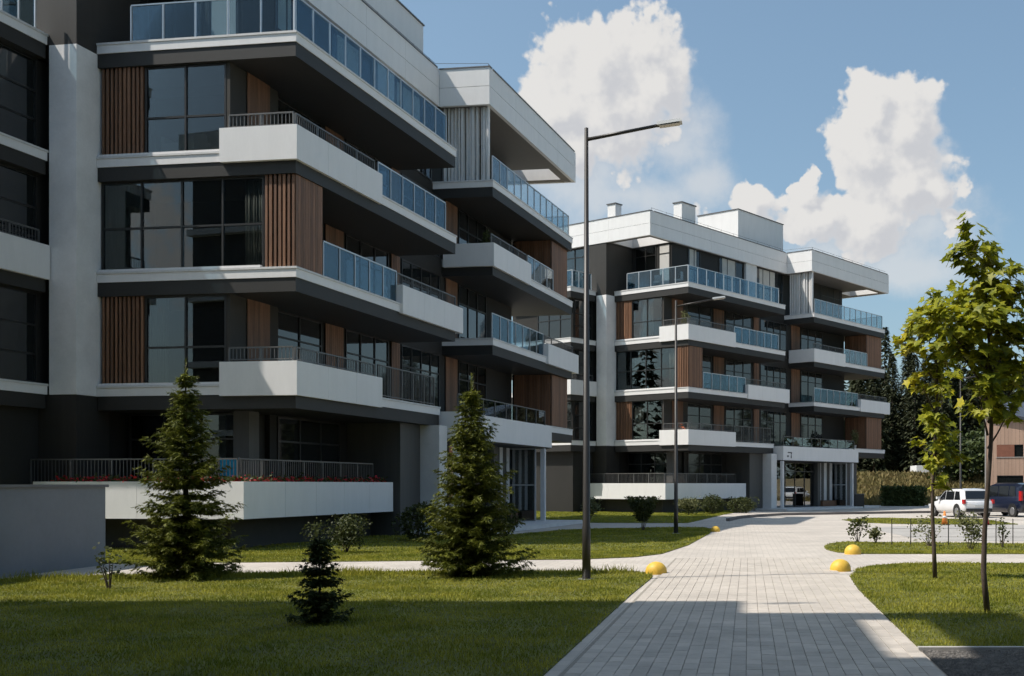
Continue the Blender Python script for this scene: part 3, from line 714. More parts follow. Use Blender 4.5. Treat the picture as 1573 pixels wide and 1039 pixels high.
def spruce_crown(h, R, seed, whorls=24, twig=.30, z0=.04, needle=.075, power=.98, per=8, step=.062):
    """drooping whorled boughs; every twig is a fan of short needle sprays"""
    r = np.random.default_rng(seed); tri = []
    for i in range(whorls):
        t = (i + r.uniform(-.3, .3)) / whorls; t = min(max(t, 0.0), .985); z = h * (z0 + (.93 - z0) * t ** .95)
        Lw = R * (1 - t) ** power * r.uniform(.82, 1.12) + .07
        nb = per + (2 if t < .5 else 0) - (2 if t > .85 else 0)
        for k in range(nb):
            a = 2 * np.pi * (k + r.uniform(-.35, .35)) / nb + i * 1.3
            L = Lw * r.uniform(.62, 1.15); el0 = np.radians(-12 + 62 * t ** 1.4 + r.uniform(-8, 8)); d = np.array([np.cos(a), np.sin(a)])
            m = max(3, int(L / step)); ss = (np.arange(m) + .5) / m
            rad = L * ss * np.cos(el0); zz = z + L * ss * np.sin(el0) - .22 * L * np.sin(ss * np.pi * .75) * (1 - t) + .16 * L * ss ** 3
            side = np.array([-d[1], d[0]])
            for s, q, zq in zip(ss, rad, zz):
                for sg in (-1, 1, 0):
                    tl = twig * (1.05 - s * .75) * r.uniform(.55, 1.15) * min(1, .35 + L) if sg else twig * .55
                    fwd = r.uniform(.45, 1.0); dirn = np.array([*(d * fwd + side * sg * 1.0 + r.normal(0, .12, 2)), r.uniform(-.45, .12)]); dirn /= np.linalg.norm(dirn)
                    p0 = np.array([d[0] * q, d[1] * q, zq]); up = np.cross(dirn, [0, 0, 1.]); up /= (np.linalg.norm(up) + 1e-6); nz = np.cross(up, dirn)
                    nn = max(3, int(tl / .027))
                    for j in range(nn):
                        f = j / nn; pc = p0 + dirn * tl * f; ln = needle * (1.15 - .5 * f) * r.uniform(.7, 1.3)
                        ang = r.uniform(0, 2 * np.pi); o = (up * np.cos(ang) + nz * np.sin(ang) * .7); tip = pc + (dirn * .8 + o) * ln; wv = dirn * .016 + nz * .009
                        tri.append((pc - wv, pc + wv, tip))
                        tri.append((pc + up * .013, pc - up * .013, pc + (dirn * 1.15 - o * .5) * ln))
    for k in range(60):                                      # bare leader with short upright shoots
        z = h * r.uniform(.9, 1.0); a = r.uniform(0, 6.28); ln = .10 * h / 4 * r.uniform(.5, 1.3) * (1.35 - (z / h - .9) * 8); p = np.array([0, 0, z]); d = np.array([math.cos(a) * .6, math.sin(a) * .6, .8])
        w = np.array([-math.sin(a), math.cos(a), 0]) * .008; tri.append((p - w, p + w, p + d * max(ln, .03)))
    return np.array(tri)

def spruce(name, loc, h, R, seed, label, m='spruce_needles', group=None, **kw):
    o = empty(name, loc, seed * 1.1); tag(o, label, 'spruce tree', group)
    add('trunk', MB().tube([(0, 0, -.05), (0, 0, h * .5), (0, 0, h * .98)], [h * .017, h * .010, .006], 8).mesh('trunk', 'bark', True), o)
    add('crown', tris_mesh('crown', spruce_crown(h, R, seed, **kw), m), o); return o
spruce('spruce_tree', (-10.55, 21.1, .0), 4.2, 1.16, 11, 'young spruce left of the terrace, in front of the red flowers', group='young spruces on the lawn', whorls=27)
spruce('spruce_tree', (-5.2, 21.5, .0), 3.95, 1.16, 5, 'bushy young spruce in the middle, beside the cross path', group='young spruces on the lawn', whorls=27)
spruce('small_spruce', (-5.4, 14.25, .0), 1.2, .52, 8, 'knee-high dark spruce standing in the shaded grass', 'dark_needles', group='young spruces on the lawn', whorls=15, twig=.17, needle=.05, step=.055, per=7, power=1.2)

# maples with big leaves
LEAF = [(0, 0), (.18, .06), (.46, -.02), (.36, .22), (.60, .46), (.28, .48), (.16, .62), (0, 1.0), (-.16, .62), (-.28, .48), (-.60, .46), (-.36, .22), (-.46, -.02), (-.18, .06)]
def maple_leaf_mesh():
    V = [(x, y, .10 * abs(x) - .12 * y * y) for x, y in LEAF] + [(0, .38, -.03)]
    n = len(LEAF); return np.array(V), [(i, (i + 1) % n, n) for i in range(n)]
LV, LF = maple_leaf_mesh()
LEAFME = {m: mesh_from('leaf_' + m, [tuple(v) for v in LV], LF, m) for m in ('maple_leaf', 'maple_leaf_yellow')}
def rot_from(d, roll):
    z = Vector(d).normalized(); return z.to_track_quat('Z', 'Y').to_matrix() @ Matrix.Rotation(roll, 3, 'Z')
def maple(loc, clumps, nleaf, size, seed, label, trunk_h, singles=150, yellow=.06, yclump=None):
    r = random.Random(seed); o = empty('maple_tree', loc); tag(o, label, 'tree', 'young maples on the side lawn')
    tm = MB(); pts = [(0, 0, -.05)]; 
    for i in range(1, 9): z = trunk_h * i / 8; pts.append((.05 * math.sin(z * 1.3 + seed), .04 * math.sin(z * 1.9), z))
    tm.tube(pts, [.046, .040, .036, .033, .030, .026, .022, .017, .008], 9)
    tr = add('trunk', tm.mesh('trunk', 'young_bark', True), o)
    lm = MB(); items = []
    wsum = sum(c[3] * c[5] for c in clumps)
    for ci, (cx, cy, cz, rx, ry, rz) in enumerate(clumps):
        zb = max(.5 * trunk_h, cz - .5 - .3 * abs(cx)); zb = min(zb, trunk_h * .97)
        lm.tube([(0, 0, zb), (cx * .5, cy * .5, (zb + cz) / 2 - .03), (cx, cy, cz)], [.018, .012, .005], 6)
        n = int(nleaf * rx * rz / wsum)
        subs = [(r.gauss(0, .55), r.gauss(0, .55), r.gauss(0, .55)) for _ in range(max(4, n // 9))]
        for sb in subs:
            q = (cx + sb[0] * rx * .8, cy + sb[1] * ry * .8, cz + sb[2] * rz * .8)
            lm.tube([(cx + sb[0] * rx * .2, cy + sb[1] * ry * .2, cz + sb[2] * rz * .2 - .05), q], [.005, .003], 4, cap=False)
        for k in range(n):
            sb = r.choice(subs); p = Vector((cx + (sb[0] * .85 + r.gauss(0, .17)) * rx, cy + (sb[1] * .85 + r.gauss(0, .17)) * ry, cz + (sb[2] * .85 + r.gauss(0, .15)) * rz))
            out = Vector((p.x - cx * .6, p.y - cy * .6, .0)); out = out.normalized() if out.length > 1e-3 else Vector((1, 0, 0))
            nrm = Vector((out.x * .55 + r.gauss(0, .35), out.y * .55 + r.gauss(0, .35), .85 + r.gauss(0, .25)))
            y_ = (r.random() < (yclump or {}).get(ci, yellow))
            items.append((p, nrm, math.atan2(-out.x, out.y) + r.gauss(0, .8), size * r.uniform(.7, 1.25), 'maple_leaf_yellow' if y_ else 'maple_leaf'))
    add('limbs', lm.mesh('limbs', 'young_bark', True), o)
    items.sort(key=lambda t_: t_[0].y)                       # leaves towards the path show largest
    crown = None
    V, F, Y = [], [], []
    for (p, n_, roll, s, m) in items[singles:]:
        M3 = np.array(rot_from(n_, roll)); b = len(V); W_ = (LV * s) @ M3.T + np.array(p); V += [tuple(w) for w in W_]; F += [tuple(b + i for i in f) for f in LF]; Y += [m == 'maple_leaf_yellow'] * len(LF)
    me = mesh_from('crown', V, F); me.materials.append(MAT['maple_leaf']); me.materials.append(MAT['maple_leaf_yellow']); me.polygons.foreach_set('material_index', [1 if y else 0 for y in Y]); me.update()
    crown = tag(add('crown', me, o), kind='stuff')
    for (p, n_, roll, s, m) in items[:singles]:
        lf = add('leaf', LEAFME[m], crown); lf.matrix_local = Matrix.Translation(p) @ rot_from(n_, roll).to_4x4() @ Matrix.Scale(s, 4)
    return o
maple((3.47, 15.45, 0), [(-.28, 0, 5.0, .34, .34, .40), (.08, .1, 4.72, .46, .4, .40), (.36, -.1, 4.45, .34, .36, .36), (-.68, .1, 4.12, .36, .4, .34), (-.2, -.1, 4.15, .50, .5, .42), (.38, .05, 3.9, .5, .5, .42), (-.45, 0, 3.75, .42, .42, .32),
      (.0, .1, 3.45, .42, .45, .34), (.45, 0, 3.3, .42, .42, .34), (-.12, -.05, 3.02, .36, .38, .26), (.28, 0, 2.80, .40, .4, .24)], 1500, .165, 4, 'nearer young maple, its thin dark trunk rising from the shaded edge of the side lawn', 4.6, yellow=.03, yclump={3: .12, 6: .10})
maple((3.72, 21.0, 0), [(.1, 0, 5.25, .36, .36, .34), (-.25, 0, 4.85, .40, .4, .36), (.2, 0, 4.7, .45, .4, .4), (-.5, 0, 4.42, .30, .34, .30), (.05, 0, 4.15, .46, .44, .36), (-.28, 0, 3.75, .24, .28, .26), (.12, 0, 3.6, .34, .36, .3), (-.05, 0, 3.15, .26, .3, .28),
      (.15, 0, 2.8, .34, .34, .28), (.0, 0, 2.42, .36, .34, .28), (.3, 0, 2.35, .28, .3, .24), (.1, 0, 2.02, .26, .26, .22)], 1150, .165, 9, 'farther young maple with some yellow leaves on the side lawn', 4.8, yellow=.10, yclump={3: .45, 5: .7, 1: .3})

def leaf_cloud(r, n, size, fn):
    v = np.zeros((n * 2, 3, 3))
    for k in range(n):
        p = np.array(fn(r)); a, e = r.uniform(0, 6.28), r.uniform(-.9, .9); s = size * 1.5 * r.uniform(.6, 1.4)
        d = np.array([math.cos(a) * math.cos(e), math.sin(a) * math.cos(e), math.sin(e)]); q = r.normal(0, 1, 3); w = np.cross(d, q); w /= np.linalg.norm(w) + 1e-6
        tip = p + d * s; m1, m2 = p + d * s * .45 + w * s * .34, p + d * s * .45 - w * s * .34
        v[2*k] = (p, m1, tip); v[2*k+1] = (p, tip, m2)
    return v
def shrub(loc, h, rx, ry, n, size, seed, label, m='shrub_leaf', shape='ball', name='shrub', cat='shrub', group=None, stems=6):
    r = np.random.default_rng(seed); o = empty(name, loc); tag(o, label, cat, group)
    lobes = [(r.normal(0, .45), r.normal(0, .45), r.uniform(.35, .85), r.uniform(.3, .5)) for _ in range(9)]
    def fn(g):
        if shape == 'cone':
            t_ = g.uniform(0, 1) ** .8; q = g.uniform(0, 6.28); s = math.sqrt(g.uniform(.1, 1)) * (.25 + .75 * t_); return (rx * s * math.cos(q), ry * s * math.sin(q), h * (.28 + .72 * t_))
        if shape == 'open':
            k = lobes[g.integers(len(lobes))]; s = .32; return (rx * (k[0] + g.normal(0, s)), ry * (k[1] + g.normal(0, s)), h * min(1.05, max(.12, k[2] + g.normal(0, .14))))
        if g.random() < .35:
            k = lobes[g.integers(len(lobes))]; d = g.normal(0, 1, 3); d /= np.linalg.norm(d); return (rx * (k[0] + d[0] * k[3]), ry * (k[1] + d[1] * k[3]), h * max(.05, k[2] + d[2] * k[3] * .6))
        d = g.normal(0, 1, 3); d /= np.linalg.norm(d); s = g.uniform(.75, 1.04); return (rx * d[0] * s, ry * d[1] * s, h * (.5 + .5 * d[2] * s))
    add('foliage', tris_mesh('foliage', leaf_cloud(r, n, size, fn), m), o)
    mb = MB()
    for k in range(stems):
        p = fn(r); mb.tube([(p[0] * .1, p[1] * .1, -.02), (p[0] * .5, p[1] * .5, p[2] * .55), (p[0] * .9, p[1] * .9, p[2] * .95)], [.014, .009, .004], 5)
    add('stem', mb.mesh('stem', 'young_bark'), o); return o
g3 = lambda px, py: (*gp(px, py), .015)
shrub((-10.2, 28.7, .015), .95, .52, .42, 2000, .045, 1, 'rounded bush beside the dark plinth, behind the small spruce', 'shrub_leaf', 'open')
shrub((-10.1, 35.0, .015), 1.2, .6, .6, 2200, .06, 2, 'dark bush against the grey entrance wall', 'shrub_leaf', group='dark bushes by the nearer building')
shrub((-9.3, 36.6, .015), 1.0, .6, .6, 1800, .06, 22, 'dark bush behind the middle spruce near the entrance pillar', 'shrub_leaf', group='dark bushes by the nearer building')
shrub((-8.1, 38.0, .015), 1.2, .5, .5, 1800, .06, 23, 'dark bush just right of the middle spruce by the entrance', 'shrub_leaf', group='dark bushes by the nearer building')
shrub((-3.75, 43.0, .015), 1.3, .72, .72, 2600, .055, 3, 'dark vase-shaped shrub on the shaded lawn between the two street lamps', 'shrub_leaf', 'cone')
shrub((-3.0, 64.5, .015), 1.0, .65, .5, 1300, .07, 31, 'greenish bush below the white terrace of the farther building', 'shrub_pale', 'open')
shrub((-1.6, 66.5, .015), 1.15, .7, .6, 1500, .07, 32, 'dark bush before the terrace end of the farther building', 'shrub_leaf')
shrub((.1, 69.6, .015), 1.0, .9, .6, 1500, .07, 33, 'dark low bush nearest the farther entrance pillar', 'shrub_leaf')
shrub((-7.6, 56.0, .015), 1.1, .5, .5, 500, .09, 34, 'pale flowering shrub behind the tall street lamp', 'shrub_pale', 'open')
shrub((-10.75, 18.9, .015), .75, .22, .22, 110, .045, 35, 'thin leafy sapling in the grass before the left spruce', 'shrub_leaf', 'open', name='sapling', cat='sapling')
shrub(g3(1318, 834), .78, .26, .26, 300, .06, 41, 'small dark upright shrub near the bollards, leftmost of the shrub bed', 'shrub_leaf', 'open', group='young shrubs in the bed')
shrub(g3(1345, 836), .45, .22, .22, 260, .06, 42, 'low pale tuft right of the small dark shrub', 'shrub_pale', 'open', group='young shrubs in the bed')
shrub(g3(1427, 840), .85, .36, .36, 230, .055, 43, 'sparse grey-green shrub behind the farther maple trunk', 'shrub_pale', 'open', group='young shrubs in the bed')
shrub(g3(1490, 845), 1.0, .30, .30, 620, .05, 44, 'fullest green shrub of the bed, below the white car', 'shrub_pale', 'open', group='young shrubs in the bed')
shrub(g3(1540, 842), .8, .18, .18, 150, .05, 45, 'thin reddish shrub right of the nearer maple trunk', 'shrub_leaf', 'open', group='young shrubs in the bed')

# low wire fence behind the shrub bed
fx = [gp(x, 838)[0] for x in (1370, 1399, 1457, 1530, 1556, 1600, 1650)]
FR = empty('low_fence', (fx[0], gp(1370, 838)[1], 0)); tag(FR, 'low thin post-and-wire fence behind the shrub bed', 'fence')
for x in fx: add('post', MB().tube([(x - fx[0], 0, 0), (x - fx[0], 0, .78)], [.016, .014], 6).mesh('fence_post', 'lamp_paint'), FR)
wm = MB()
for z in (.25, .5, .75): wm.tube([(0, 0, z), (fx[-1] - fx[0], 0, z)], [.004, .004], 4)
add('wire', wm.mesh('wire', 'steel_rail'), FR)

# ------------------------------------------------------------------ forest edge, bank, hedge, houses behind
mat('bank_soil', (.17, .13, .06), .95, var=.3, vscale=.5, bump=.5, bscale=4)
def bank_h(x, y): return 2.75 * np.clip((y - 96) / 22., 0, 1) ** 1.15 * np.clip((x - 8) / 4., 0, 1)
def make_bank():
    xs = np.linspace(8, 260, 64); ys = np.concatenate([np.linspace(95.8, 120, 22), np.linspace(126, 420, 10)]); V, F = [], []
    for y in ys:
        for x in xs: V.append((x, y, -.015 + float(bank_h(np.array(x), np.array(y))) + .06 * math.sin(x * .7) * math.sin(y * .4) * (y > 97)))
    w = len(xs)
    for j in range(len(ys) - 1):
        for i in range(w - 1): F.append((j*w+i, j*w+i+1, (j+1)*w+i+1, (j+1)*w+i))
    return tag(add('grass_bank', mesh_from('grass_bank', V, F, 'bank_soil', True)), kind='structure')
make_bank()
grass('dry_grass', [(9, 96), (46, 96), (50, 122), (11, 122)], lambda y: 26, .42, .03, 0, 'bank_grass', zf=lambda x, y: -.02 + bank_h(x, y), label='dry yellowish grass on the bank behind the parked cars')
def hedge(x, y, z, w, d, h, n, seed, label):
    r = np.random.default_rng(seed); o = empty('hedge', (x, y, z)); tag(o, label, 'hedge')
    def fn(g): q = g.integers(3); a, b, c = g.uniform(-.5, .5, 3); c = (c + .5); 
    def fn(g):
        a, b, c = g.uniform(-.5, .5), g.uniform(-.5, .5), g.uniform(0, 1); k = g.integers(3)
        if k == 0: b = -.5 + g.normal(0, .05)
        elif k == 1: c = 1 + g.normal(0, .06)
        return (a * w, b * d, max(.02, c * h))
    add('foliage', tris_mesh('foliage', leaf_cloud(r, n, .16, fn), 'hedge_leaf'), o)
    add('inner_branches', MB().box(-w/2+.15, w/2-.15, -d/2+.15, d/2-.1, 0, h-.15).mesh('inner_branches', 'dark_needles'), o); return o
hedge(13.7, 92.5, 0, 3.6, 1.0, 1.45, 2600, 61, 'clipped green hedge at the foot of the grass bank')

def conifer_mesh(h, R, seed):
    r = np.random.default_rng(seed); n = 2600; v = np.zeros((n, 3, 3))
    for k in range(n):
        t_ = r.uniform(0, 1) ** .9; a = r.uniform(0, 6.28); q = R * (1 - t_) ** .75 * (.55 + .45 * abs(math.sin(a * 3.5 + t_ * 26))) * math.sqrt(r.uniform(.25, 1)) + .1
        z = h * (.02 + .98 * t_); s = r.uniform(.35, .8) * (1.15 - .5 * t_); p = np.array([q * math.cos(a), q * math.sin(a), z])
        d = np.array([math.cos(a), math.sin(a), r.uniform(-.9, .1)]) * s; w = np.array([-math.sin(a), math.cos(a), r.uniform(-.4, .4)]) * s * .38
        v[k] = (p - w, p + w, p + d)
    return tris_mesh('conifer_crown', v, 'forest_needles')
CONI = [conifer_mesh(17, 2.9, 1), conifer_mesh(20, 3.2, 2), conifer_mesh(14.5, 3.0, 3)]
CTR = [MB().tube([(0, 0, -1), (0, 0, h * .95)], [.26, .03], 7).mesh('conifer_trunk', 'bark', True) for h in (17, 20, 14.5)]
rf = random.Random(5); spots = []
for row in range(3):
    for k in range(17):
        spots.append((9 + k * 3.3 + rf.uniform(-1.2, 1.2) + row * 1.1, 146 + row * 6 + rf.uniform(-2, 2)))
for (x, y) in spots:
    k = rf.randrange(3); o = empty('conifer_tree', (x, y, 2.6), rf.uniform(0, 6.28)); s = rf.uniform(.72, 1.06); o.scale = (s, s, s * rf.uniform(.92, 1.1))
    tag(o, 'tall dark conifer in the forest edge behind the houses', 'conifer', 'conifers of the forest edge'); add('trunk', CTR[k], o); add('crown', CONI[k], o)
def forest_mass(name, pts, h, label, seed, per=420):
    r = np.random.default_rng(seed); V = []
    for (x, y, z) in pts:
        hh = h * r.uniform(.75, 1.15); R_ = hh * .17; n = per
        t_ = r.uniform(0, 1, n) ** .9; a = r.uniform(0, 6.28, n); q = R_ * (1 - t_) ** .75 * np.sqrt(r.uniform(.2, 1, n)) + .1; s_ = r.uniform(.9, 1.9, n) * (1.15 - .5 * t_)
        p = np.stack([x + q * np.cos(a), y + q * np.sin(a), z + hh * (.01 + .99 * t_)], 1); d = np.stack([np.cos(a) * s_, np.sin(a) * s_, r.uniform(-.9, .1, n) * s_], 1); w = np.stack([-np.sin(a) * s_ * .45, np.cos(a) * s_ * .45, r.uniform(-.3, .3, n) * s_], 1)
        V.append(np.stack([p - w, p + w, p + d], 1))
    return tag(add(name, tris_mesh(name, np.concatenate(V), 'forest_needles')), label, 'forest', kind='stuff')
rg = random.Random(12)
forest_mass('forest', [(rg.uniform(4, 130), rg.uniform(166, 200), 2.6) for _ in range(150)], 17, 'dense dark forest behind the conifers of its edge', 21, 300)
forest_mass('forest', [(-12 + k * 1.9 + rg.uniform(-1, 1), -9 - (k % 3) * 4 + rg.uniform(-1.5, 1.5), 0) for k in range(30)], 19, 'added belt of dark conifers behind the viewer, out of view', 22)  # added out of view to cut sky light and darken window reflections
forest_mass('forest', [(-7.6 + rg.uniform(-1.2, 1.0), -6 + k * .75, 0) for k in range(13)], 9, 'added row of dark conifers left of the viewer, deepening the foreground shade', 25, 700)  # unseen screen added to deepen the shade on path and lawn
forest_mass('forest', [(8.6 + rg.uniform(-1.2, 1.2), -7 + k * .8, 0) for k in range(14)], 10, 'added row of dark conifers right of the viewer, deepening the foreground shade', 26, 700)  # also added out of view, blocks sky light from the right
forest_mass('forest', [(-62 + rg.uniform(-10, 4), 12 + k * 3.2, 0) for k in range(34)], 17, 'belt of dark conifers beyond the left building', 23, 300)
forest_mass('forest', [(118 + rg.uniform(-4, 16), 20 + k * 3.4, 0) for k in range(40)], 16, 'belt of dark conifers far right beyond the parking', 24, 300)
for (x, y, h, w, sd) in ((21.9, 112, 5.5, 2.4, 71), (26.0, 116, 6.5, 2.6, 72), (35, 122, 8, 3.2, 73)):
    shrub((x, y, 1.2), h, w, w, 2600, .32, sd, {71: 'rounded light-green tree left of the wood-clad house', 72: 'broad bushy tree on the bank behind the street lamp', 73: 'leafy tree rising behind the wood-clad house'}[sd], 'hedge_leaf', 'open', 'broadleaf_tree', 'tree')

mat('plank_tan', (.40, .26, .19), .75, col2=(.47, .32, .235), vscale=1.4, stretch=(10, 10, .25), rand=.07)
mat('plank_red', (.22, .085, .05), .7, var=.15, vscale=3, rand=.1)
mat('roof_slate', (.055, .06, .075), .5, var=.1)
def wood_house():
    X, Y = 22.3, 100.0; R = empty('wood_house', (X, Y, 0), math.radians(-16)); R.scale = (1.11, 1.11, 1.11); tag(R, 'tan wood-clad house with a dark sloping roof at the right edge', 'house')
    def hz(x): return 7.35 - x * .19                       # mono-pitch falling to the right
    add('wall', MB().box(.06, 9.9, .08, 9, 0, 4.4).mesh('wall', 'core_wall'), R)
    openings = [(.85, 3.05, 3.85, 4.85), (.85, 3.0, .2, 2.35), (5.2, 7.4, 3.6, 4.7)]
    n = 34
    for i in range(n):
        x0, x1 = 10 * i / n + .008, 10 * (i + 1) / n - .004; c = (x0 + x1) / 2; cuts = [(a, b) for (p, q, a, b) in openings if p < c < q]; z = 0.0
        for (a, b) in sorted(cuts) + [(None, None)]:
            top = (hz(x0) if a is None else a)
            if top > z + .02:
                mb = MB(); mb.v = [(x0, 0, z), (x1, 0, z), (x1, .06, z), (x0, .06, z), (x0, 0, top), (x1, 0, hz(x1) if a is None else top), (x1, .06, hz(x1) if a is None else top), (x0, .06, top)]
                mb.f = [(0, 3, 2, 1), (4, 5, 6, 7), (0, 1, 5, 4), (1, 2, 6, 5), (2, 3, 7, 6), (3, 0, 4, 7)]
                add('plank', mb.mesh('plank', 'plank_tan'), R)
            z = b
    for i, (p, q, a, b) in enumerate(openings):
        f = MB().box(p, q, .05, .09, a, a + .06).box(p, q, .05, .09, b - .06, b).box(p, p + .06, .05, .09, a + .061, b - .061).box(q - .06, q, .05, .09, a + .061, b - .061).mesh('window', 'frame_dark')
        w = add('window', f, R); add('pane', MB().box(p + .05, q - .05, .07, .078, a + .05, b - .05).mesh('pane', 'dark_glass'), w); add('sill', MB().box(p - .05, q + .05, -.05, .05, a - .05, a - .002).mesh('sill', 'kerb'), w)
    add('shutter_panel', MB().box(.86, 2.25, -.02, .045, 3.86, 4.84).mesh('shutter_panel', 'plank_red'), R)
    add('corner_post', MB().box(-.09, .002, -.03, .3, 0, 7.32).mesh('corner_post', 'kerb'), R)
    rm = MB(); rm.v = [(-.3, -.35, hz(-.3) + .03), (10.4, -.35, hz(10.4) + .03), (10.4, 10, hz(10.4) + 1.9), (-.3, 10, hz(-.3) + 1.9)]; rm.v += [(a, b, c + .25) for a, b, c in rm.v[:4]]
    rm.f = [(0, 3, 2, 1), (4, 5, 6, 7), (0, 1, 5, 4), (1, 2, 6, 5), (2, 3, 7, 6), (3, 0, 4, 7)]
    add('roof', rm.mesh('roof', 'roof_slate'), R)
    sm = MB(); sm.v = [(.06, .08, 4.4), (9.9, .08, 4.4), (9.9, 9, 4.4), (.06, 9, 4.4), (.06, .08, hz(.06)), (9.9, .08, hz(9.9)), (9.9, 9, hz(9.9) + 1.6), (.06, 9, hz(.06) + 1.6)]; sm.f = [(4, 5, 6, 7), (0, 1, 5, 4), (1, 2, 6, 5), (2, 3, 7, 6), (3, 0, 4, 7)]
    add('gable', sm.mesh('gable', 'core_wall'), R); return R
wood_house()
mat('white_wall', (.70, .70, .70), .8, var=.04)
LB = empty('low_building', (26, 136, 2.6)); tag(LB, 'long low white building with a dark roof on top of the grass bank', 'building')
for k in range(5): add('wall_panel', MB().box(-4.2 + k * 3.6, -.64 + k * 3.6, 0, 5, 0, 1.55 + .02 * (k % 2)).mesh('wall_panel', 'white_wall'), LB)
mbr = MB(); mbr.v = [(-2.4, -.3, 1.62), (14.2, -.3, 1.62), (14.2, 5.3, 1.62), (-2.4, 5.3, 1.62), (0, 2.5, 2.7), (12, 2.5, 2.7)]; mbr.f = [(0, 1, 5, 4), (1, 2, 5), (2, 3, 4, 5), (3, 0, 4), (0, 3, 2, 1)]
add('roof', mbr.mesh('roof', 'roof_slate'), LB)
BN = empty('litter_bin', (9.05, 83.5, .0)); tag(BN, 'brown litter bin beside the farther entrance', 'bin')
add('bin_body', MB().box(-.35, .35, -.3, .3, .05, 1.05).mesh('bin_body', 'dark_cladding'), BN); add('lid', MB().box(-.38, .38, -.33, .33, 1.051, 1.1).mesh('lid', 'coping'), BN); add('foot', MB().box(-.3, .3, -.25, .25, 0, .049).mesh('foot', 'coping'), BN)

# ------------------------------------------------------------------ cars
mat('car_white', (.74, .74, .75), .3, coat=.8); mat('car_navy', (.008, .012, .03), .3, coat=.5); mat('tyre', (.018, .018, .018), .85); mat('rim', (.45, .45, .46), .3, metal=.8)
mat('car_glass', (.012, .014, .016), .04, spec=.8); mat('tail_red', (.45, .015, .015), .25); mat('plate', (.7, .7, .68), .5); mat('trim_black', (.02, .02, .02), .5); mat('headlamp', (.6, .62, .65), .1)
def loft(stations, name, m):
    """closed body from cross-sections (x, [(halfwidth, z), ...]) mirrored left and right"""
    mb = MB(); k = len(stations[0][1])
    for x, sec in stations:
        for (w, z) in sec: mb.v.append((x, -w, z))
        for (w, z) in reversed(sec): mb.v.append((x, w, z))
    n = 2 * k
    for i in range(len(stations) - 1):
        for j in range(n): j2 = (j + 1) % n; mb.f.append((i*n+j, i*n+j2, (i+1)*n+j2, (i+1)*n+j))
    mb.f.append(tuple(range(n))[::-1]); e = (len(stations) - 1) * n; mb.f.append(tuple(range(e, e + n)))
    me = mb.mesh(name, m, True)
    return me
def car(loc, rz, label, paint, L=4.5, H=1.62, W=.92, van=False, group='parked cars'):
    R = empty('parked_car', loc, rz); tag(R, label, 'car', group); h0 = .24; hb = H * .60
    hood = .20 if van else .28
    def sec(w, zt, zb=h0): return [(w * .82, zb), (w * .97, zb + .12), (w, (zb + zt) * .5), (w * .985, zt - .10), (w * .90, zt)]
    st = [(0, sec(W * .86, hb * .92, .38)), (.06, sec(W * .93, hb * .98, .30)), (.35, sec(W, hb * 1.02)), (L * .5, sec(W, hb)), (L * (1 - hood), sec(W, hb * .96)), (L * (1 - hood * .35), sec(W * .97, hb * .84)), (L - .08, sec(W * .88, hb * .72, .32)), (L, sec(W * .78, hb * .60, .36))]
    b = add('body', loft(st, 'body', paint), R); m = b.modifiers.new('bevel', 'EDGE_SPLIT'); m.split_angle = math.radians(50)
    def sec2(w1, w2, z1, z2): return [(w1, z1), (w1 * .4 + w2 * .6, z1 + (z2 - z1) * .75), (w2, z2), (w2 * .6, z2 + .03)]
    x1 = L * (1 - hood)
    cab = [(.14, sec2(W * .87, W * .80, hb * .9, hb + .1)), (.38 if not van else .2, sec2(W * .88, W * .74, hb * .9, H - .06)), (.75, sec2(W * .89, W * .76, hb * .9, H)), (x1 - 1.15, sec2(W * .89, W * .76, hb * .9, H - .02)), (x1 - .55, sec2(W * .88, W * .74, hb * .9, H - .14)), (x1 + .12, sec2(W * .86, W * .80, hb * .9, hb + .03))]
    c = add('cabin', loft(cab, 'cabin', paint), R); c.modifiers.new('bevel', 'EDGE_SPLIT').split_angle = math.radians(50)
    zl, zh = hb + .03, H - .13
    for s in (-1, 1):                                  # side windows, each pane a part
        for (p0, p1, q0, q1) in ((.62, 1.25, .80, 1.25), (1.33, 2.25, 1.33, 2.25), (2.33, x1 - .10, 2.33, x1 - .72)):
            yl, yh = s * (W * .885 + .012), s * (W * .795 + .012)
            mb = MB(); mb.v = [(p0, yl, zl), (p1, yl, zl), (q1, yh, zh), (q0, yh, zh)] + [(p0, yl - s * .03, zl), (p1, yl - s * .03, zl), (q1, yh - s * .03, zh), (q0, yh - s * .03, zh)]
            mb.f = [(0, 1, 2, 3), (7, 6, 5, 4), (0, 4, 5, 1), (1, 5, 6, 2), (2, 6, 7, 3), (3, 7, 4, 0)]
            add('side_window', mb.mesh('side_window', 'car_glass'), R)
        for x in (.80, L - .86):
            w = empty('wheel', (x, s * (W - .10), .33)); w.parent = R
            wb = MB(); wb.tube([(0, -.10, 0), (0, .10, 0)], [.33, .33], 22); wm_ = wb.mesh('tyre', 'tyre')
            bpy.data.objects.remove(w); w = add('wheel', wm_, R); w.location = (x, s * (W - .10), .33)
            rb = MB(); rb.tube([(0, s * .101, 0), (0, s * .115, 0)], [.22, .20], 16); rim = add('rim', rb.mesh('rim', 'rim'), w)
        add('wheel_arch', MB().tube([(.80, s * (W - .02), .36), (.80, s * (W + .006), .36)], [.40, .40], 24).mesh('wheel_arch', 'trim_black'), R)
        add('tail_light', MB().box(-.02, .22, s * W * .94 - .06, s * W * .94 + .045, hb * .82, hb * 1.06 + (.25 if van else 0)).mesh('tail_light', 'tail_red'), R)
        add('headlight', MB().box(L - .42, L - .05, s * W * .80 - .12, s * W * .80 + .07, hb * .62, hb * .74).mesh('headlight', 'headlamp'), R)
        add('mirror', MB().box(x1 - .42, x1 - .28, s * (W - .02), s * (W + .17), hb + .05, hb + .19).mesh('mirror', paint), R)
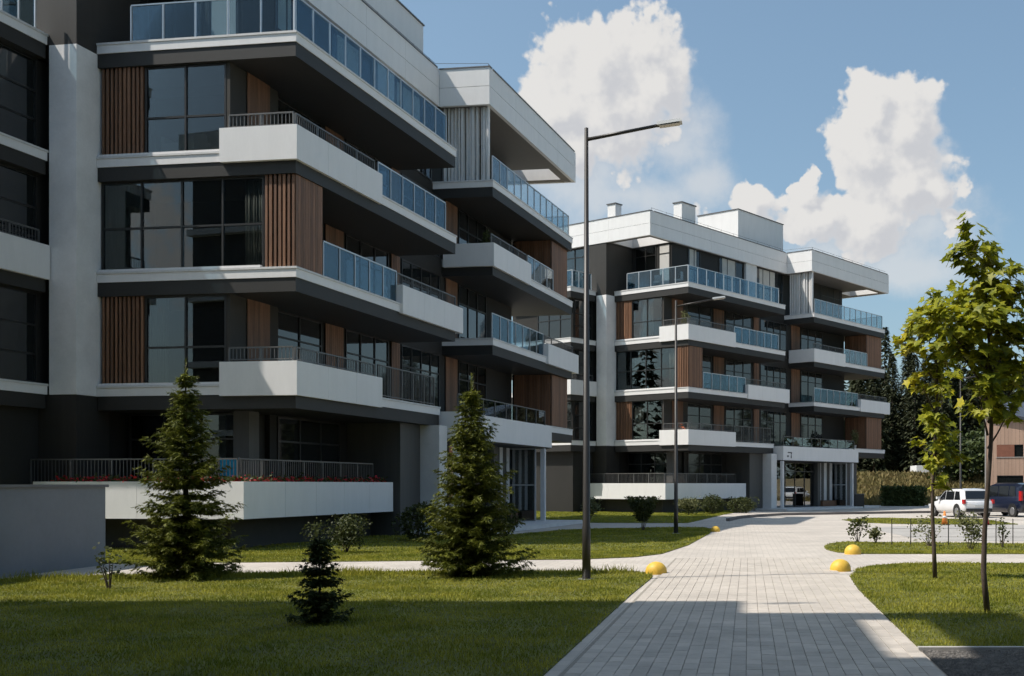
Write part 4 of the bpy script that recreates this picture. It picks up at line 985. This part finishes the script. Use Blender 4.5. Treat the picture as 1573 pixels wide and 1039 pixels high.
    yb, yt = W * .80, W * .70; xb, xt = (.10, .30) if not van else (.09, .15)
    mb = MB(); mb.v = [(xb, -yb, hb + .08), (xb, yb, hb + .08), (xt, yt, H - .10), (xt, -yt, H - .10)]; mb.v += [(a + .04, q, z) for a, q, z in mb.v]; mb.f = [(3, 2, 1, 0), (4, 5, 6, 7), (0, 1, 5, 4), (1, 2, 6, 5), (2, 3, 7, 6), (3, 0, 4, 7)]
    add('rear_window', mb.mesh('rear_window', 'car_glass'), R)
    mb = MB(); mb.v = [(x1 + .10, -W * .80, hb + .07), (x1 + .10, W * .80, hb + .07), (x1 - .52, W * .70, H - .15), (x1 - .52, -W * .70, H - .15)]; mb.v += [(a + .03, q, z + .03) for a, q, z in mb.v]; mb.f = [(0, 1, 2, 3), (7, 6, 5, 4), (0, 4, 5, 1), (1, 5, 6, 2), (2, 6, 7, 3), (3, 7, 4, 0)]
    add('windscreen', mb.mesh('windscreen', 'car_glass'), R)
    add('number_plate', MB().box(-.03, .02, -.26, .26, hb * .62, hb * .62 + .12).mesh('number_plate', 'plate'), R); add('bumper', MB().box(-.05, .25, -W * .84, W * .84, .32, .50).mesh('bumper', 'trim_black'), R)
    add('roof_rail', MB().box(.7, x1 - 1.1, -W * .72, -W * .68, H + .002, H + .05).box(.7, x1 - 1.1, W * .68, W * .72, H + .002, H + .05).mesh('roof_rail', 'trim_black'), R)
    return R
car((12.9, 59.5, .005), math.radians(107), 'white estate car parked beyond the shrub bed', 'car_white', 4.4, 1.55)
car((16.2, 60.5, .005), math.radians(112), 'dark blue van parked right of the white car', 'car_navy', 4.8, 1.85, .95, True)
car((38.4, 94.4, .0), math.radians(47), 'white car beside the wood-clad house whose image shows in the farther entrance glass', 'car_white', 4.3, 1.55)

mat('cone_orange', (.75, .22, .02), .5); mat('cone_base', (.03, .03, .03), .7)
def cone(px, py, label, m='cone_orange', h=.62):
    x, y = gp(px, py); R = empty('traffic_cone', (x, y, .005)); tag(R, label, 'traffic cone', 'traffic cones')
    add('cone_body', MB().tube([(0, 0, .03), (0, 0, h)], [.15, .035], 16).mesh('cone_body', m, True), R); add('base', MB().box(-.2, .2, -.2, .2, 0, .03).mesh('base', 'cone_base'), R)
    add('band', MB().tube([(0, 0, h * .5), (0, 0, h * .66)], [.098, .082], 16).mesh('band', 'plate', True), R)
cone(1451, 807, 'orange traffic cone standing left of the white car'); cone(1515, 807, 'red and white traffic cone between the two parked cars', 'tail_red')

# ------------------------------------------------------------------ things on the balconies
def bpoint(loc, ang, u, v): return (loc[0] + v * math.sin(ang) - u * math.cos(ang), loc[1] + v * math.cos(ang) + u * math.sin(ang))
mat('turquoise', (.01, .27, .42), .5, trans=.2); mat('flower_red', (.50, .015, .02), .6); mat('flower_orange', (.6, .12, .01), .6); mat('pot', (.5, .48, .45), .8)
# red geraniums along the terrace wall
def flowers():
    r = np.random.default_rng(3)
    def fn(g):
        u = g.uniform(.75, 6.3); v = -1.37 + g.normal(0, .06)
        if g.random() < .5: u = .78 + g.normal(0, .06); v = g.uniform(-1.4, 6.9)
        x, y = bpoint(LOC0, A0, u, v); return (x, y, 1.86 + abs(g.normal(0, .07)))
    tag(add('red_flowers', tris_mesh('red_flowers', leaf_cloud(r, 1500, .055, fn), 'flower_red')), 'row of small red flowers along the top of the white terrace wall', 'flowers', kind='stuff')
    tag(add('flower_leaves', tris_mesh('flower_leaves', leaf_cloud(r, 1500, .07, fn), 'shrub_leaf')), 'green leaves of the red flowers on the terrace wall', 'leaves', kind='stuff')
flowers()
def folding_chair(x, y, z, rz, label, m='turquoise', group='balcony chairs'):
    R = empty('folding_chair', (x, y, z), rz); tag(R, label, 'chair', group)
    add('backrest', MB().box(-.24, .24, .2, .225, .42, .92).mesh('backrest', m), R); add('seat', MB().box(-.24, .24, -.24, .2, .40, .425).mesh('seat', m), R)
    for s in (-1, 1):
        add('leg', MB().tube([(s * .25, .24, .95), (s * .25, -.2, 0)], [.012, .012], 6).mesh('leg', 'steel_rail'), R); add('leg', MB().tube([(s * .23, -.22, .42), (s * .23, .24, 0)], [.012, .012], 6).mesh('leg', 'steel_rail'), R)
x, y = bpoint(LOC0, A0, 1.7, -.55); folding_chair(x, y, 1.62, .3, 'turquoise folding chair on the terrace behind the left spruce')
for (u, v, rz, lb) in ((3.2, .8, .4, 'white chair on the top corner terrace of the farther building'), (1.5, .9, -1.2, 'white chair at the glass corner of the top terrace, farther building'), (1.4, 4.2, 1.9, 'white chair along the side of the top terrace, farther building')):
    x, y = bpoint(LOC1, A1, u, v); folding_chair(x, y, S[5], rz - A1, lb, 'interior_pale')
for (u, v, rz, lb) in ((1.2, 8.2, 1.7, 'pale chair behind the third-floor parapet of the nearer building'), (1.3, 21.0, 1.5, 'pale chair on the wing balcony of the nearer building')):
    x, y = bpoint(LOC0, A0, u, v); folding_chair(x, y, S[3] if v < 10 else S[4], rz - A0, lb, 'interior_pale')
# curtains behind the third-floor windows, pale lampshade and sofa in the room above
def curtain(loc, ang, u0, u1, v, z0, z1, label):
    mb = MB(); n = 60
    for i in range(n + 1):
        u = u0 + (u1 - u0) * i / n; x, y = bpoint(loc, ang, u, v + .035 * math.sin(i * 1.15) + .02 * math.sin(i * .37)); mb.v += [(x, y, z0), (x, y, z1)]
    for i in range(n): mb.f.append((2*i, 2*i+2, 2*i+3, 2*i+1))
    o = add('curtain', mb.mesh('curtain', 'curtain', True)); s = o.modifiers.new('thickness', 'SOLIDIFY'); s.thickness = .008
    tag(o, label, 'curtain', 'curtains behind the windows')
zc = (S[3] + .02, S[4] - .75)
curtain(LOC0, A0, 5.0, 6.1, .36, *zc, 'pale pleated curtain behind the leftmost pane of the wide third-floor window'); curtain(LOC0, A0, 1.15, 1.75, .36, *zc, 'pale pleated curtain behind the window beside the sunlit timber slats')
curtain(LOC1, A1, 3.2, 4.1, .4, S[4] + .02, S[5] - .75, 'grey curtain in a fourth-floor window of the farther building'); curtain(LOC0, A0, 7.6, 8.2, -2.4, *zc, 'dim curtain in the block at the left edge')
curtain(LOC0, A0, 4.2, 4.75, .36, S[2] + .02, S[3] - .75, 'pale curtain at the left of the dark second-floor window'); curtain(LOC1, A1, 5.2, 6.0, .36, *zc, 'pale curtain at the left of the wide window of the farther building')
curtain(LOC1, A1, 1.2, 1.8, .36, *zc, 'pale curtain beside the timber slats of the farther building'); curtain(LOC1, A1, 4.0, 4.7, .36, S[2] + .02, S[3] - .75, 'pale curtain in the low front window of the farther building')
def sofa(u, v, z, label):
    x, y = bpoint(LOC0, A0, u, v); R = empty('armchair', (x, y, z), -A0); tag(R, label, 'armchair')
    add('seat', MB().box(-.4, .4, -.4, .35, .08, .42).mesh('seat', 'interior_pale'), R); add('backrest', MB().box(-.4, .4, .2, .42, .421, .85).mesh('backrest', 'interior_pale'), R)
    for s in (-1, 1): add('armrest', MB().box(s * .405, s * .52, -.4, .4, .08, .6).mesh('armrest', 'interior_pale'), R)
sofa(3.9, .75, S[4], 'pale armchair inside the fourth-floor room behind the glass')
def potted(u, v, z, seed, label, loc=LOC0, ang=A0, h=.8, m='shrub_leaf', n=260):
    x, y = bpoint(loc, ang, u, v); o = shrub((x, y, z), h, .22, .22, n, .09, seed, label, m, 'open', 'potted_plant', 'potted plant', 'potted plants on balconies', 3)
    add('pot', MB().tube([(0, 0, 0), (0, 0, .26)], [.11, .15], 14).mesh('pot', 'pot', True), o)
potted(.8, 16.2, S[4], 81, 'leafy potted plant on the wing balcony of the nearer building', h=1.3); potted(1.2, 17.6, S[4], 82, 'second potted plant on the nearer wing balcony, farther back', h=1.0)
potted(.7, .6, S[4], 83, 'green potted plant at the corner balcony of the farther building', LOC1, A1, 1.5, 'shrub_pale', 420); potted(1.1, .8, S[2], 84, 'orange flowers on the low corner balcony of the farther building', LOC1, A1, 1.1, 'flower_orange', 60)
potted(.5, 22.0, 4.64, 85, 'bushy potted plant above the farther entrance canopy', LOC1, A1, 1.4, 'shrub_pale', 400)
potted(.75, 17, 4.5, 86, 'trailing plant above the nearer entrance canopy', LOC0, A0, .9, 'shrub_leaf', 300)

# house mark at the left end of the farther canopy: a short bar over a small square and an upright stroke
mat('sign_grey', (.09, .085, .09), .6)
sg = empty('house_sign', (0, 0, 0)); bx_, by_ = bpoint(LOC1, A1, -.69, 10.3); sg.location = (bx_, by_, 3.5); sg.rotation_euler = (0, 0, -A1)
tag(sg, 'small grey house mark on the left end of the farther white canopy', 'sign')
for (v0, v1, z0, z1) in ((.10, .62, .50, .58), (.50, .62, .40, .50), (.02, .22, .22, .34), (.48, .60, .14, .36)):
    add('mark', MB().box(.002, .012, v0, v1, z0, z1).mesh('mark', 'sign_grey'), sg)
